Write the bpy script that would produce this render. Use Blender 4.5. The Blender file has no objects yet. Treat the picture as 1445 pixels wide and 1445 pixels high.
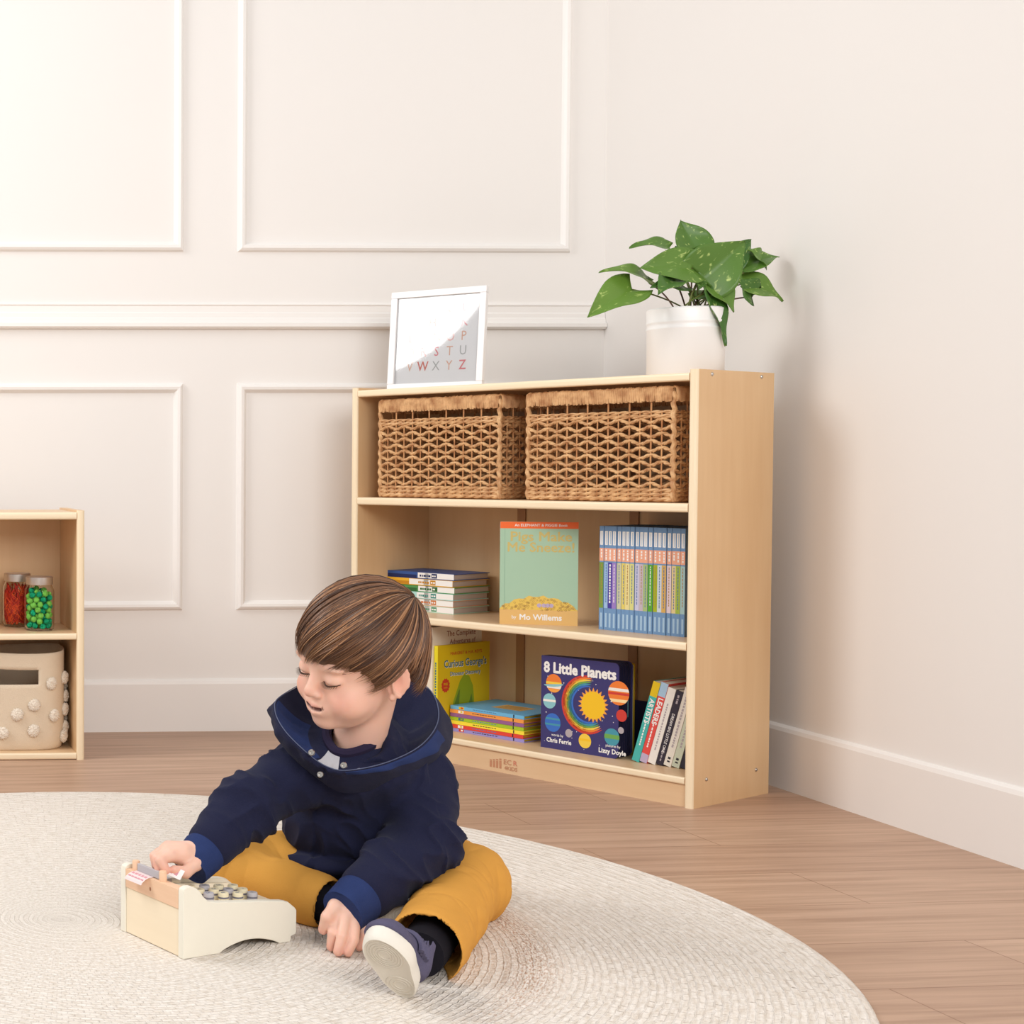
import bpy, bmesh, math, random
import numpy as np
from mathutils import Vector, Matrix
PI = math.pi
SC = bpy.context.scene
COL = SC.collection

# ------------------------------------------------------------------ helpers
def lin(c):
    c = c / 255.0
    return c / 12.92 if c <= .04045 else ((c + .055) / 1.055) ** 2.4
def rgb(r, g, b): return (lin(r), lin(g), lin(b), 1.0)

def mat(name, col, rough=.55, spec=.4, bump=0, bscale=200, metal=0, var=0, vscale=20, coat=0, sheen=0, sss=0):
    m = bpy.data.materials.new(name); m.use_nodes = True
    nt = m.node_tree; n = nt.nodes; l = nt.links; b = n['Principled BSDF']
    b.inputs['Base Color'].default_value = col
    b.inputs['Roughness'].default_value = rough
    b.inputs['Specular IOR Level'].default_value = spec
    b.inputs['Metallic'].default_value = metal
    b.inputs['Coat Weight'].default_value = coat
    b.inputs['Sheen Weight'].default_value = sheen
    if sss:
        b.inputs['Subsurface Weight'].default_value = sss
        b.inputs['Subsurface Radius'].default_value = (.008, .003, .0015)
    tc = n.new('ShaderNodeTexCoord')
    if bump:
        t = n.new('ShaderNodeTexNoise'); t.inputs['Scale'].default_value = bscale; t.inputs['Detail'].default_value = 4
        l.new(tc.outputs['Object'], t.inputs['Vector'])
        bp = n.new('ShaderNodeBump'); bp.inputs['Strength'].default_value = bump; bp.inputs['Distance'].default_value = .002
        l.new(t.outputs['Fac'], bp.inputs['Height']); l.new(bp.outputs['Normal'], b.inputs['Normal'])
    if var:
        t = n.new('ShaderNodeTexNoise'); t.inputs['Scale'].default_value = vscale; t.inputs['Detail'].default_value = 3
        l.new(tc.outputs['Object'], t.inputs['Vector'])
        r = n.new('ShaderNodeMapRange'); r.inputs['To Min'].default_value = 1 - var; r.inputs['To Max'].default_value = 1 + var
        l.new(t.outputs['Fac'], r.inputs['Value'])
        x = n.new('ShaderNodeVectorMath'); x.operation = 'SCALE'; x.inputs[0].default_value = col[:3]
        l.new(r.outputs['Result'], x.inputs['Scale']); l.new(x.outputs['Vector'], b.inputs['Base Color'])
    return m

def wood_mat(name, c1, c2, axis='Z', rough=.38, stretch=14, scale=6.0, streak=.5, coat=.15):
    m = bpy.data.materials.new(name); m.use_nodes = True
    nt = m.node_tree; n = nt.nodes; l = nt.links; b = n['Principled BSDF']
    b.inputs['Roughness'].default_value = rough; b.inputs['Coat Weight'].default_value = coat; b.inputs['Coat Roughness'].default_value = .25
    tc = n.new('ShaderNodeTexCoord'); mp = n.new('ShaderNodeMapping')
    s = [stretch] * 3; s['XYZ'.index(axis)] = 1.0
    mp.inputs['Scale'].default_value = s
    l.new(tc.outputs['Object'], mp.inputs['Vector'])
    t = n.new('ShaderNodeTexNoise'); t.inputs['Scale'].default_value = scale; t.inputs['Detail'].default_value = 6; t.inputs['Roughness'].default_value = .6
    l.new(mp.outputs['Vector'], t.inputs['Vector'])
    t2 = n.new('ShaderNodeTexNoise'); t2.inputs['Scale'].default_value = 3.0
    l.new(tc.outputs['Object'], t2.inputs['Vector'])
    mx = n.new('ShaderNodeMath'); mx.operation = 'MULTIPLY_ADD'; mx.inputs[1].default_value = streak
    l.new(t.outputs['Fac'], mx.inputs[0])
    m2 = n.new('ShaderNodeMath'); m2.operation = 'MULTIPLY'; m2.inputs[1].default_value = 1 - streak
    l.new(t2.outputs['Fac'], m2.inputs[0]); l.new(m2.outputs[0], mx.inputs[2])
    cr = n.new('ShaderNodeValToRGB'); cr.color_ramp.elements[0].color = c1; cr.color_ramp.elements[1].color = c2
    cr.color_ramp.elements[0].position = .3; cr.color_ramp.elements[1].position = .7
    l.new(mx.outputs[0], cr.inputs['Fac']); l.new(cr.outputs['Color'], b.inputs['Base Color'])
    return m

_txt = {}
def text_geo(s, bold):
    k = (s, bold)
    if k not in _txt:
        cu = bpy.data.curves.new('t', 'FONT'); cu.body = s; cu.size = 1; cu.resolution_u = 2
        cu.offset = bold; cu.align_x = 'CENTER'; cu.align_y = 'CENTER'; cu.fill_mode = 'FRONT'
        o = bpy.data.objects.new('t', cu)
        me = o.to_mesh()
        v = [tuple(p.co) for p in me.vertices]; f = [tuple(p.vertices) for p in me.polygons]
        o.to_mesh_clear(); bpy.data.objects.remove(o); bpy.data.curves.remove(cu)
        _txt[k] = (v, f)
    return _txt[k]

class MB:
    """collects geometry and links it as one mesh object"""
    def __init__(s): s.v = []; s.f = []; s.m = []; s.M = None; s.slots = []
    def mi(s, m):
        if m not in s.slots: s.slots.append(m)
        return s.slots.index(m)
    def add(s, v, f, m, M=None):
        o = len(s.v)
        for p in v:
            p = Vector(p)
            if M is not None: p = M @ p
            if s.M is not None: p = s.M @ p
            s.v.append(p)
        i = s.mi(m)
        for q in f: s.f.append(tuple(a + o for a in q)); s.m.append(i)
        return s
    def box(s, lo, hi, m, M=None):
        x0, y0, z0 = lo; x1, y1, z1 = hi
        v = [(x0,y0,z0),(x1,y0,z0),(x1,y1,z0),(x0,y1,z0),(x0,y0,z1),(x1,y0,z1),(x1,y1,z1),(x0,y1,z1)]
        f = [(0,3,2,1),(4,5,6,7),(0,1,5,4),(1,2,6,5),(2,3,7,6),(3,0,4,7)]
        return s.add(v, f, m, M)
    def prism(s, pts, a, b, m, axis='Z', M=None):
        """outline pts (2d) extruded from a to b along axis; X: (y,z)  Y: (x,z)  Z: (x,y)"""
        def P(p, h): return {'Z': (p[0], p[1], h), 'Y': (p[0], h, p[1]), 'X': (h, p[0], p[1])}[axis]
        n = len(pts); v = [P(p, a) for p in pts] + [P(p, b) for p in pts]
        f = [tuple(range(n)), tuple(range(2*n-1, n-1, -1))]
        for i in range(n):
            j = (i+1) % n; f.append((i, i+n, j+n, j))
        return s.add(v, f, m, M)
    def flat(s, pts3, m, M=None): return s.add(pts3, [tuple(range(len(pts3)))], m, M)
    def lathe(s, prof, m, c=(0,0,0), n=32, M=None, cap=True):
        v = []; f = []; k = len(prof)
        for i in range(n):
            a = 2*PI*i/n
            for r, z in prof: v.append((c[0]+r*math.cos(a), c[1]+r*math.sin(a), c[2]+z))
        for i in range(n):
            j = (i+1) % n
            for q in range(k-1): f.append((i*k+q, j*k+q, j*k+q+1, i*k+q+1))
        if cap:
            if prof[0][0] > 1e-6: f.append(tuple(i*k for i in range(n))[::-1])
            if prof[-1][0] > 1e-6: f.append(tuple(i*k+k-1 for i in range(n)))
        return s.add(v, f, m, M)
    def tube(s, path, r, m, n=6, closed=False, M=None, flatten=1.0):
        path = [Vector(p) for p in path]; N = len(path)
        rs = r if isinstance(r, (list, tuple)) else [r]*N
        v = []; f = []; prev = None
        for i, p in enumerate(path):
            if closed: d = path[(i+1) % N] - path[i-1]
            else: d = path[min(i+1, N-1)] - path[max(i-1, 0)]
            if d.length < 1e-9: d = Vector((0,0,1))
            d.normalize()
            if prev is None:
                a = Vector((0,0,1)) if abs(d.z) < .9 else Vector((1,0,0))
            else: a = prev
            x = (a - d*a.dot(d)); 
            if x.length < 1e-6: x = d.orthogonal()
            x.normalize(); y = d.cross(x); prev = x
            for k in range(n):
                t = 2*PI*k/n; v.append(p + x*math.cos(t)*rs[i] + y*math.sin(t)*rs[i]*flatten)
        for i in range(N if closed else N-1):
            j = (i+1) % N
            for k in range(n):
                q = (k+1) % n; f.append((i*n+k, i*n+q, j*n+q, j*n+k))
        if not closed:
            f.append(tuple(range(n))[::-1]); f.append(tuple((N-1)*n+k for k in range(n)))
        return s.add(v, f, m, M)
    def ball(s, c, r, m, n=12, k=8, sc=(1,1,1), M=None):
        v = [(c[0], c[1], c[2]-r*sc[2])]; f = []
        for i in range(1, k):
            t = PI*i/k
            for j in range(n):
                a = 2*PI*j/n
                v.append((c[0]+r*sc[0]*math.sin(t)*math.cos(a), c[1]+r*sc[1]*math.sin(t)*math.sin(a), c[2]-r*sc[2]*math.cos(t)))
        v.append((c[0], c[1], c[2]+r*sc[2]))
        for j in range(n): f.append((0, 1+(j+1) % n, 1+j))
        for i in range(k-2):
            for j in range(n):
                q = (j+1) % n; f.append((1+i*n+j, 1+i*n+q, 1+(i+1)*n+q, 1+(i+1)*n+j))
        L = len(v)-1; b = 1+(k-2)*n
        for j in range(n): f.append((b+j, b+(j+1) % n, L))
        return s.add(v, f, m, M)
    def text(s, t, size, o, bx, by, m, bold=0.0, sx=1.0):
        v, f = text_geo(t, 0); o = Vector(o); bx = Vector(bx); by = Vector(by); nn = bx.cross(by)*.00003
        for k in range(1 if bold <= 0 else 9):        # heavier weights: copies shifted by a fraction of the stem
            dx = 0 if k == 0 else bold*math.cos(k*PI/4); dz = 0 if k == 0 else bold*math.sin(k*PI/4)
            s.add([o + nn*k*.3 + bx*((p[0]+dx)*size*sx) + by*((p[1]+dz)*size) for p in v], f, m)
        return s
    def build(s, name, parent=None, smooth=True, bevel=0, seg=2, ang=35):
        me = bpy.data.meshes.new(name); me.from_pydata([tuple(p) for p in s.v], [], s.f)
        for m in s.slots: me.materials.append(m)
        me.polygons.foreach_set('material_index', s.m)
        bm = bmesh.new(); bm.from_mesh(me)
        bmesh.ops.recalc_face_normals(bm, faces=[f for f in bm.faces if len(f.edges[0].link_faces) == 2])
        bm.to_mesh(me); bm.free()
        if smooth:
            me.polygons.foreach_set('use_smooth', [True]*len(me.polygons))
            me.set_sharp_from_angle(angle=math.radians(ang))
        me.update()
        o = bpy.data.objects.new(name, me); COL.objects.link(o)
        if parent is not None: o.parent = parent
        if bevel:
            b = o.modifiers.new('b', 'BEVEL'); b.width = bevel; b.segments = seg; b.limit_method = 'ANGLE'; b.angle_limit = math.radians(40)
            b.harden_normals = True
        return o

def tag(o, label, cat, group=None, kind=None):
    o['label'] = label; o['category'] = cat
    if group: o['group'] = group
    if kind: o['kind'] = kind
    return o
def thing(name, loc, rz, label, cat, group=None):
    o = bpy.data.objects.new(name, None); o.empty_display_size = .02; COL.objects.link(o)
    o.location = loc; o.rotation_euler = (0, 0, rz)
    return tag(o, label, cat, group)
def struct(o): o['kind'] = 'structure'; return o

# ------------------------------------------------------------------ camera
FPX, PITCH, ROLL, CH = 2187.0, .02867, -.00243, .71447
cam = bpy.data.cameras.new('camera'); co = bpy.data.objects.new('camera', cam); COL.objects.link(co)
cam.sensor_fit = 'HORIZONTAL'; cam.sensor_width = 36; cam.lens = 36*FPX/1445; cam.clip_start = .05; cam.shift_x = .62453      # the photograph is the right-hand crop of a wider frame
right = Vector((1,0,0)); fwd = Vector((0, math.cos(PITCH), -math.sin(PITCH))); up = right.cross(fwd)
r2 = right*math.cos(ROLL) + up*math.sin(ROLL); u2 = -right*math.sin(ROLL) + up*math.cos(ROLL)
co.matrix_world = Matrix(((r2.x, u2.x, -fwd.x, 0), (r2.y, u2.y, -fwd.y, 0), (r2.z, u2.z, -fwd.z, CH), (0,0,0,1)))
SC.camera = co

# ------------------------------------------------------------------ room
WALLC = mat('wall_paint', rgb(240,236,232), .55, .3, var=.012, vscale=2)
TRIMC = mat('trim_paint', rgb(242,238,234), .4, .4)
WY, WYAW, CX, RY = 4.1477, .03665, 1.9875, .03665
CYc = WY + CX*math.tan(WYAW)
wbM = Matrix.Translation((CX, CYc, 0)) @ Matrix.Rotation(WYAW, 4, 'Z')      # local x<0 runs left along the back wall, -y faces the room
struct(MB().box((-3.6, 0, 0), (.12, .1, 2.7), WALLC, wbM).build('wall_back', smooth=False))
wrM = Matrix.Translation((CX, CYc, 0)) @ Matrix.Rotation(RY - PI/2, 4, 'Z')     # local x runs along right wall towards the viewer
struct(MB().box((0, 0, 0), (4.6, .1, 2.7), WALLC, wrM).build('wall_right', smooth=False))
bb = [(0,0), (-.012,0), (-.012,.128), (-.009,.136), (-.003,.141), (0,.141)]
def prof_run(prof, x0, x1, M, m, miter=0):
    b = MB(); n = len(prof)
    v = [(x0, p[0], p[1]) for p in prof] + [(x1, p[0], p[1]) for p in prof]
    f = [tuple(range(n)), tuple(range(2*n-1, n-1, -1))] + [(i, (i+1) % n, (i+1) % n+n, i+n) for i in range(n)]
    return b.add(v, f, m, M)
struct(prof_run(bb, -3.6, -.004, wbM, TRIMC).build('baseboard_back', smooth=False))
struct(prof_run(bb, .006, 4.6, wrM, TRIMC).build('baseboard_right', smooth=False))
rail = [(0,1.085), (-.012,1.085), (-.019,1.090), (-.019,1.099), (-.012,1.103), (-.010,1.112), (-.007,1.116), (-.007,1.126), (-.004,1.130), (-.004,1.146), (-.007,1.149), (-.006,1.153), (0,1.153)]
struct(prof_run(rail, -3.6, -.001, wbM, TRIMC).build('trim_1', smooth=False))
def panel(n, x0, x1, z0, z1):
    """picture-frame moulding on the back wall, outer edge x0..x1 (local), z0..z1"""
    w = .026; prof = [(0, 0), (.004, .009), (.010, .013), (.017, .012), (.022, .006), (w, 0)]
    b = MB(); v = []; f = []; k = len(prof)
    for cx, cz, sx, sz in ((x0,z0,1,1), (x1,z0,-1,1), (x1,z1,-1,-1), (x0,z1,1,-1)):
        for d, h in prof: v.append((cx+sx*d, -h, cz+sz*d))
    for c in range(4):
        e = (c+1) % 4
        for q in range(k-1): f.append((c*k+q, e*k+q, e*k+q+1, c*k+q+1))
    struct(b.add(v, f, TRIMC, wbM).build(n, smooth=False))
panel('trim_2', -2.067, -1.152, .327, .939); panel('trim_3', -1.006, -.097, .327, .939)
panel('trim_4', -2.067, -1.152, 1.291, 2.45); panel('trim_5', -1.006, -.097, 1.291, 2.45)

def floor_mat():
    m = bpy.data.materials.new('oak_plank_floor'); m.use_nodes = True
    nt = m.node_tree; n = nt.nodes; l = nt.links; b = n['Principled BSDF']
    tc = n.new('ShaderNodeTexCoord'); mp = n.new('ShaderNodeMapping'); mp.vector_type = 'TEXTURE'
    a = math.radians(4.4)
    mp.inputs['Rotation'].default_value = (0, 0, a)
    v0 = -1.381*math.sin(a)+2.291*math.cos(a); u0 = 1.632*math.cos(a)+2.41*math.sin(a)
    mp.inputs['Location'].default_value = (math.cos(a)*u0 - math.sin(a)*v0, math.sin(a)*u0 + math.cos(a)*v0, 0)
    l.new(tc.outputs['Object'], mp.inputs['Vector'])
    br = n.new('ShaderNodeTexBrick'); br.offset = .2; br.inputs['Scale'].default_value = 1
    br.inputs['Brick Width'].default_value = 1.35; br.inputs['Row Height'].default_value = .1955
    br.inputs['Mortar Size'].default_value = .0012; br.inputs['Mortar Smooth'].default_value = .3
    br.inputs['Color1'].default_value = rgb(193,161,137); br.inputs['Color2'].default_value = rgb(184,151,128); br.inputs['Mortar'].default_value = rgb(150,116,92)
    l.new(mp.outputs['Vector'], br.inputs['Vector'])
    m2 = n.new('ShaderNodeMapping'); m2.inputs['Scale'].default_value = (.9, 20, 1); l.new(mp.outputs['Vector'], m2.inputs['Vector'])
    t = n.new('ShaderNodeTexNoise'); t.inputs['Scale'].default_value = 2.4; t.inputs['Detail'].default_value = 7; t.inputs['Roughness'].default_value = .62; t.inputs['Distortion'].default_value = .4
    l.new(m2.outputs['Vector'], t.inputs['Vector'])
    cr = n.new('ShaderNodeValToRGB'); e = cr.color_ramp.elements
    e[0].position = .30; e[0].color = (.70,.63,.58,1); e[1].position = .62; e[1].color = (1.08,1.06,1.05,1)
    l.new(t.outputs['Fac'], cr.inputs['Fac'])
    mx = n.new('ShaderNodeMix'); mx.data_type = 'RGBA'; mx.blend_type = 'MULTIPLY'; mx.inputs['Factor'].default_value = .85
    l.new(br.outputs['Color'], mx.inputs['A']); l.new(cr.outputs['Color'], mx.inputs['B'])
    l.new(mx.outputs['Result'], b.inputs['Base Color'])
    b.inputs['Roughness'].default_value = .42; b.inputs['Specular IOR Level'].default_value = .35
    bp = n.new('ShaderNodeBump'); bp.inputs['Strength'].default_value = .15; bp.inputs['Distance'].default_value = .001
    l.new(t.outputs['Fac'], bp.inputs['Height']); l.new(bp.outputs['Normal'], b.inputs['Normal'])
    return m
struct(MB().box((-2.5, -1.5, -.05), (3.2, 4.6, 0), floor_mat()).build('floor', smooth=False))

# ------------------------------------------------------------------ bookcase
BW, BD, BH, TK = .8984, .295, .914, .018
BX, BY, BYAW = 1.7018, 3.2024, 1.00886
def B(u, d, z):       # u metres leftwards from the right front corner, d metres back
    return (BX - u*math.cos(BYAW) + d*math.sin(BYAW), BY + u*math.sin(BYAW) + d*math.cos(BYAW), z)
BR = -BYAW
BIRCH = wood_mat('birch_plywood', rgb(218,180,138), rgb(232,201,162), 'X', stretch=10, scale=4, streak=.4)
BIRCHV = wood_mat('birch_plywood_upright', rgb(212,172,126), rgb(228,194,150), 'Z', stretch=9, scale=3, streak=.4)
EDGE = wood_mat('birch_ply_edge', rgb(240,217,180), rgb(249,231,200), 'X', stretch=60, scale=6, streak=.8)
EDGEV = wood_mat('birch_ply_edge_upright', rgb(240,217,180), rgb(249,231,200), 'Z', stretch=60, scale=6, streak=.8)
BATTEN = wood_mat('dark_batten', rgb(160,114,72), rgb(176,128,84), 'Z')
STEEL = mat('steel', rgb(200,195,188), .3, .5, metal=1)
BURN = mat('burnt_mark', rgb(196,138,104), .6)
BURNR = mat('burnt_mark_red', rgb(214,136,110), .6)
def board(b, x0, x1, z0, z1, d0, d1, mf, me):
    """shelf board with a bullnose front edge in a lighter ply tone"""
    h = (z1-z0)/2; zc = (z0+z1)/2; r = h*.55
    pts = [(d1, z0), (d0+r, z0)]
    for i in range(0, 7):
        a = -PI/2 - PI/2*i/6; pts.append((d0+r+r*math.cos(a), z0+r+r*math.sin(a)))
    for i in range(0, 7):
        a = PI - PI/2*i/6; pts.append((d0+r+r*math.cos(a), z1-r+r*math.sin(a)))
    pts.append((d1, z1))
    n = len(pts); v = [(x0, p[0], p[1]) for p in pts] + [(x1, p[0], p[1]) for p in pts]
    f_edge = [(i, i+n, i+1+n, i+1) for i in range(1, n-2)]
    f_face = [(0, n, n+1, 1), (n-2, 2*n-2, 2*n-1, n-1), (n-1, 2*n-1, n, 0), tuple(range(n)), tuple(range(2*n-1, n-1, -1))]
    o = len(b.v)
    b.add(v, f_face, mf)
    i = b.mi(me)
    for q in f_edge: b.f.append(tuple(a+o for a in q)); b.m.append(i)
    return b
def upright(b, x0, x1, y0, y1, z0, z1, mf, me):
    r = (x1-x0)*.35
    pts = [(x1, y1), (x0, y1)]
    for i in range(7):
        a = PI + PI/2*i/6; pts.append((x0+r+r*math.cos(a), y0+r+r*math.sin(a)))
    for i in range(7):
        a = -PI/2 + PI/2*i/6; pts.append((x1-r+r*math.cos(a), y0+r+r*math.sin(a)))
    n = len(pts); v = [(p[0], p[1], z0) for p in pts] + [(p[0], p[1], z1) for p in pts]
    fe = [(i, i+1, i+1+n, i+n) for i in range(2, n-1)]
    ff = [(0, 1, 1+n, n), (1, 2, 2+n, 1+n), (n-1, 0, n, 2*n-1), tuple(range(n))[::-1], tuple(range(n, 2*n))]
    o = len(b.v); b.add(v, ff, mf); i = b.mi(me)
    for q in fe: b.f.append(tuple(a+o for a in q)); b.m.append(i)
    return b
bc = thing('bookcase', B(0,0,0), BR, 'wide pale birch bookcase with three shelves standing across the corner', 'bookcase')
upright(MB(), -TK, 0, 0, BD, 0, BH, BIRCHV, EDGEV).build('side_panel', bc)
upright(MB(), -BW, -BW+TK, 0, BD, 0, BH, BIRCHV, EDGEV).build('side_panel', bc)
xl, xr = -BW+TK+.0003, -TK-.0003
board(MB(), xl, xr, .8905, .9075, .002, BD-.002, BIRCH, EDGE).build('top_board', bc)
board(MB(), xl, xr, .6169, .6359, .002, BD-.02, BIRCH, EDGE).build('shelf_board', bc)
board(MB(), xl, xr, .3277, .3457, .002, BD-.02, BIRCH, EDGE).build('shelf_board', bc)
board(MB(), xl, xr, .0477, .0627, .002, BD-.02, BIRCH, EDGE).build('shelf_board', bc)
MB().box((xl, BD-.012, .012), (xr, BD-.004, .8900), BIRCHV).build('back_panel', bc, smooth=False)
for x in (-.602, -.306):
    for z0, z1 in ((.0632, .3272), (.3462, .6164), (.6364, .89)):
        MB().box((x-.011, BD-.0165, z0), (x+.011, BD-.0122, z1), BATTEN).build('back_batten', bc, smooth=False)
kp = MB().box((xl, .008, 0), (xr, .024, .0475), BIRCH)
yk = .0072
for i, (x0, hh) in enumerate(((-.4860,.015), (-.4775,.0165), (-.469,.018), (-.4605,.020))):
    kp.box((x0-.0026, yk, .0095), (x0+.0026, .0079, .0095+hh*.9), BURN)
    kp.box((x0-.0026, yk, .0095+hh*.98), (x0+.0026, .0079, .0095+hh*1.14), BURN)
kp.text('EC', .0165, (-.4415, yk, .0265), (1,0,0), (0,0,1), BURN, .012, 1.1)
kp.text('R', .0165, (-.4215, yk, .0265), (1,0,0), (0,0,1), BURNR, .012, 1.1)
kp.text('4KIDS', .0125, (-.4325, yk, .0125), (1,0,0), (0,0,1), BURN, .012, 1.05)
kp.build('kick_plate', bc, smooth=False)
for y, z in ((.052,.057), (.244,.057), (.054,.9044), (.244,.9044)):
    MB().lathe([(0,.0028),(.0026,.0024),(.0042,.0008),(.0044,-.001)], STEEL, n=14, M=Matrix.Translation((0,y,z)) @ Matrix.Rotation(PI/2,4,'Y')).build('screw', bc)

# ------------------------------------------------------------------ books
PAGES = mat('book_pages', rgb(226,216,200), .8, .1, bump=.4, bscale=600)
PAGEG = mat('book_pages_grey', rgb(196,178,166), .8, .1, bump=.4, bscale=600)
def C(name, r, g, b, rough=.45): return mat(name, rgb(r,g,b), rough)
WHT = C('print_white',244,242,238); BLK = C('print_black',38,36,44)
def book(root, w, h, th, cm, pm, front=None, spine=None, board_t=.0016, inset=.003, round_spine=False):
    """face-out frame: spine at x=0 facing -x, front cover at y=0 facing -y"""
    b = MB(); t = board_t
    b.box((0, 0, 0), (w, t, h), cm); b.box((0, th-t, 0), (w, th, h), cm); b.box((0, t, 0), (t, th-t, h), cm)
    if front: front(b)
    if spine: spine(b)
    b.build('cover', root, smooth=False)
    MB().box((t+.0002, t+.0002, inset), (w-inset, th-t-.0002, h-inset), pm).build('pages', root, smooth=False)
    return root
R_SPINE = Matrix.Rotation(PI/2, 4, 'Z')                # spine to the front
def place(root, loc, rz): root.location = loc; root.rotation_euler = (0, 0, rz)
EX, EY, EZ = Vector((1,0,0)), Vector((0,1,0)), Vector((0,0,1))
def circ(cx, cz, r, n=20, a0=0, a1=2*PI): return [(cx+r*math.cos(a0+(a1-a0)*i/n), cz+r*math.sin(a0+(a1-a0)*i/n)) for i in range(n)]
def fdisc(b, cx, cz, r, m, lay=1, n=22, sq=1): b.flat([(p[0], -.00012*lay, cz+(p[1]-cz)*sq) for p in circ(cx, cz, r, n)], m)
def frect(b, x0, z0, x1, z1, m, lay=1): b.flat([(x0,-.00012*lay,z0),(x1,-.00012*lay,z0),(x1,-.00012*lay,z1),(x0,-.00012*lay,z1)], m)
def ftext(b, t, s, x, z, m, lay=2, bold=0, sx=1, slope=0):
    b.text(t, s, (x, -.00012*lay, z), (1, 0, slope), (0, 0, 1), m, bold, sx)
def stext(b, t, s, y, z, m, bold=0, sx=1, lay=2): b.text(t, s, (-.00012*lay, y, z), (0,0,-1), (0,-1,0), m, bold, sx)
def srect(b, y0, z0, y1, z1, m, lay=1): b.flat([(-.00012*lay,y0,z0),(-.00012*lay,y0,z1),(-.00012*lay,y1,z1),(-.00012*lay,y1,z0)], m)
def marks(b, y, z0, z1, m, th, seed, lay=2):
    """rows of unreadable small print down a spine"""
    rr = random.Random(seed); z = z1
    while z > z0+.004:
        L = rr.uniform(.003, .007); srect(b, y-th/2, max(z0, z-L), y+th/2, z, m, lay); z -= L + rr.uniform(.0012, .0025)

# mint green picture book, face out on the middle shelf
mint, mintd, orng, tan, gold, gline, lil = C('mint_cover',168,200,172), C('mint_hinge',148,184,158), C('orange_band',242,108,44), C('tan_ground',228,184,112), C('ochre_print',206,186,112), C('flower_yellow',232,196,92), C('lilac_print',190,172,200)
obrn = C('brown_line',176,134,70)
t = thing('picture_book', (0,0,0), 0, 'mint green picture book with an orange band standing face out on the middle shelf', 'book')
def f(b):
    W, H = .167, .239
    frect(b, 0, H-.0155, W, H, orng, 1); frect(b, 0, 0, W, .036, tan, 1)
    frect(b, .0095, .036, .0105, H-.0155, mintd, 2)
    ftext(b, 'An ELEPHANT & PIGGIE Book', .0088, W/2+.004, H-.008, WHT, 2, .01)
    ftext(b, 'Pigs Make', .031, W/2+.004, H-.035, gold, 2, .02, 1.08)
    ftext(b, 'Me Sneeze!', .031, W/2+.004, H-.060, gold, 2, .02, 1.02)
    ftext(b, 'by', .011, .031, .0165, WHT, 2, .01); ftext(b, 'Mo Willems', .0185, .088, .0165, WHT, 2, .03)
    pts = [(0,.034)] + [(W*i/16, .036+.030*math.sin(PI*(i/16))**.7+.003*math.sin(i*2.3)) for i in range(17)] + [(W,.034)]
    b.flat([(p[0], -.00024, p[1]) for p in pts], gline)
    rr = random.Random(3)
    for i in range(130):
        x = rr.uniform(.006, W-.006); top = .036+.027*math.sin(PI*x/W)**.7; z = rr.uniform(.034, top)
        b.add([(x+.0026*math.cos(a)*s, -.00036, z+.0022*math.sin(a)*s) for s in (1, .72) for a in [2*PI*k/6 for k in range(6)]],
              [(k, (k+1) % 6, (k+1) % 6+6, k+6) for k in range(6)], obrn)
    for x in (.085,.095,.103,.111): fdisc(b, x, .045, .005, lil, 4, 8)
def s(b): srect(b, 0, .239-.045, .012, .239-.005, WHT, 1); srect(b, 0, 0, .012, .036, tan, 1); marks(b, .006, .07, .18, WHT, .004, 1)
book(t, .167, .239, .012, mint, PAGES, f, s)
place(t, B(.478, .024, .3457), BR+math.radians(38))

# row of thin blue paperbacks
blu, blud, salm, palebl = C('paperback_blue',112,150,192), C('paperback_blue_dark',84,120,166), C('salmon_band',240,172,142), C('pale_blue_print',168,198,222)
rowc = [('olive green',118,150,62),('light blue',158,190,226),('indigo',70,58,156),('violet',152,124,196),('beige',206,204,168),('mustard yellow',226,206,108),('cream yellow',230,216,150),('yellow green',214,212,136),('pale lavender',202,200,224),('dusty mauve',196,182,192),('sage green',166,188,122),('grass green',88,168,44),('lime olive',166,178,24),('greyish blue',204,216,224),('tan gold',214,172,92),('blush pink',228,208,214),('pale yellow',230,208,150),('fresh lime',164,186,72),('pale aqua',168,202,202)]
u0 = .277; pitch = (.277-.078)/19.0; prev = None
for i, (nm, r, g, bl) in enumerate(rowc):
    mc = C('band_'+nm.replace(' ','_'), r, g, bl)
    label = f'thin blue paperback with a {nm} middle band on its spine in the upright row'
    t = thing('paperback', (0,0,0), 0, label, 'book', 'blue spined paperbacks in the upright row')
    th = pitch-.0006; H = .2335
    def s(b, mc=mc, i=i, th=th):
        srect(b, 0, .049, th, .152, mc, 1); srect(b, 0, .155, th, .184, salm, 1)
        srect(b, .0017, .191, th-.0014, .2225, WHT, 1); srect(b, .0038, .193, .0052, .2205, palebl, 2)
        srect(b, .0024, .006, th-.0032, .038, palebl, 1)
        marks(b, th/2, .158, .181, WHT, .0032, i*7+1); dk = WHT if i in (2,3,11) else (blud if i % 3 else obrn)
        marks(b, th/2, .058, .148, dk, .0036 if i == 2 else .0018, i*5+2)
    book(t, .165, H, th, blu, PAGES, None, s, .0009, .001)
    place(t, B(u0-(i+1)*pitch+.0003, .1+.0015*math.sin(i*1.7), .3457), BR+PI/2)

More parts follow.
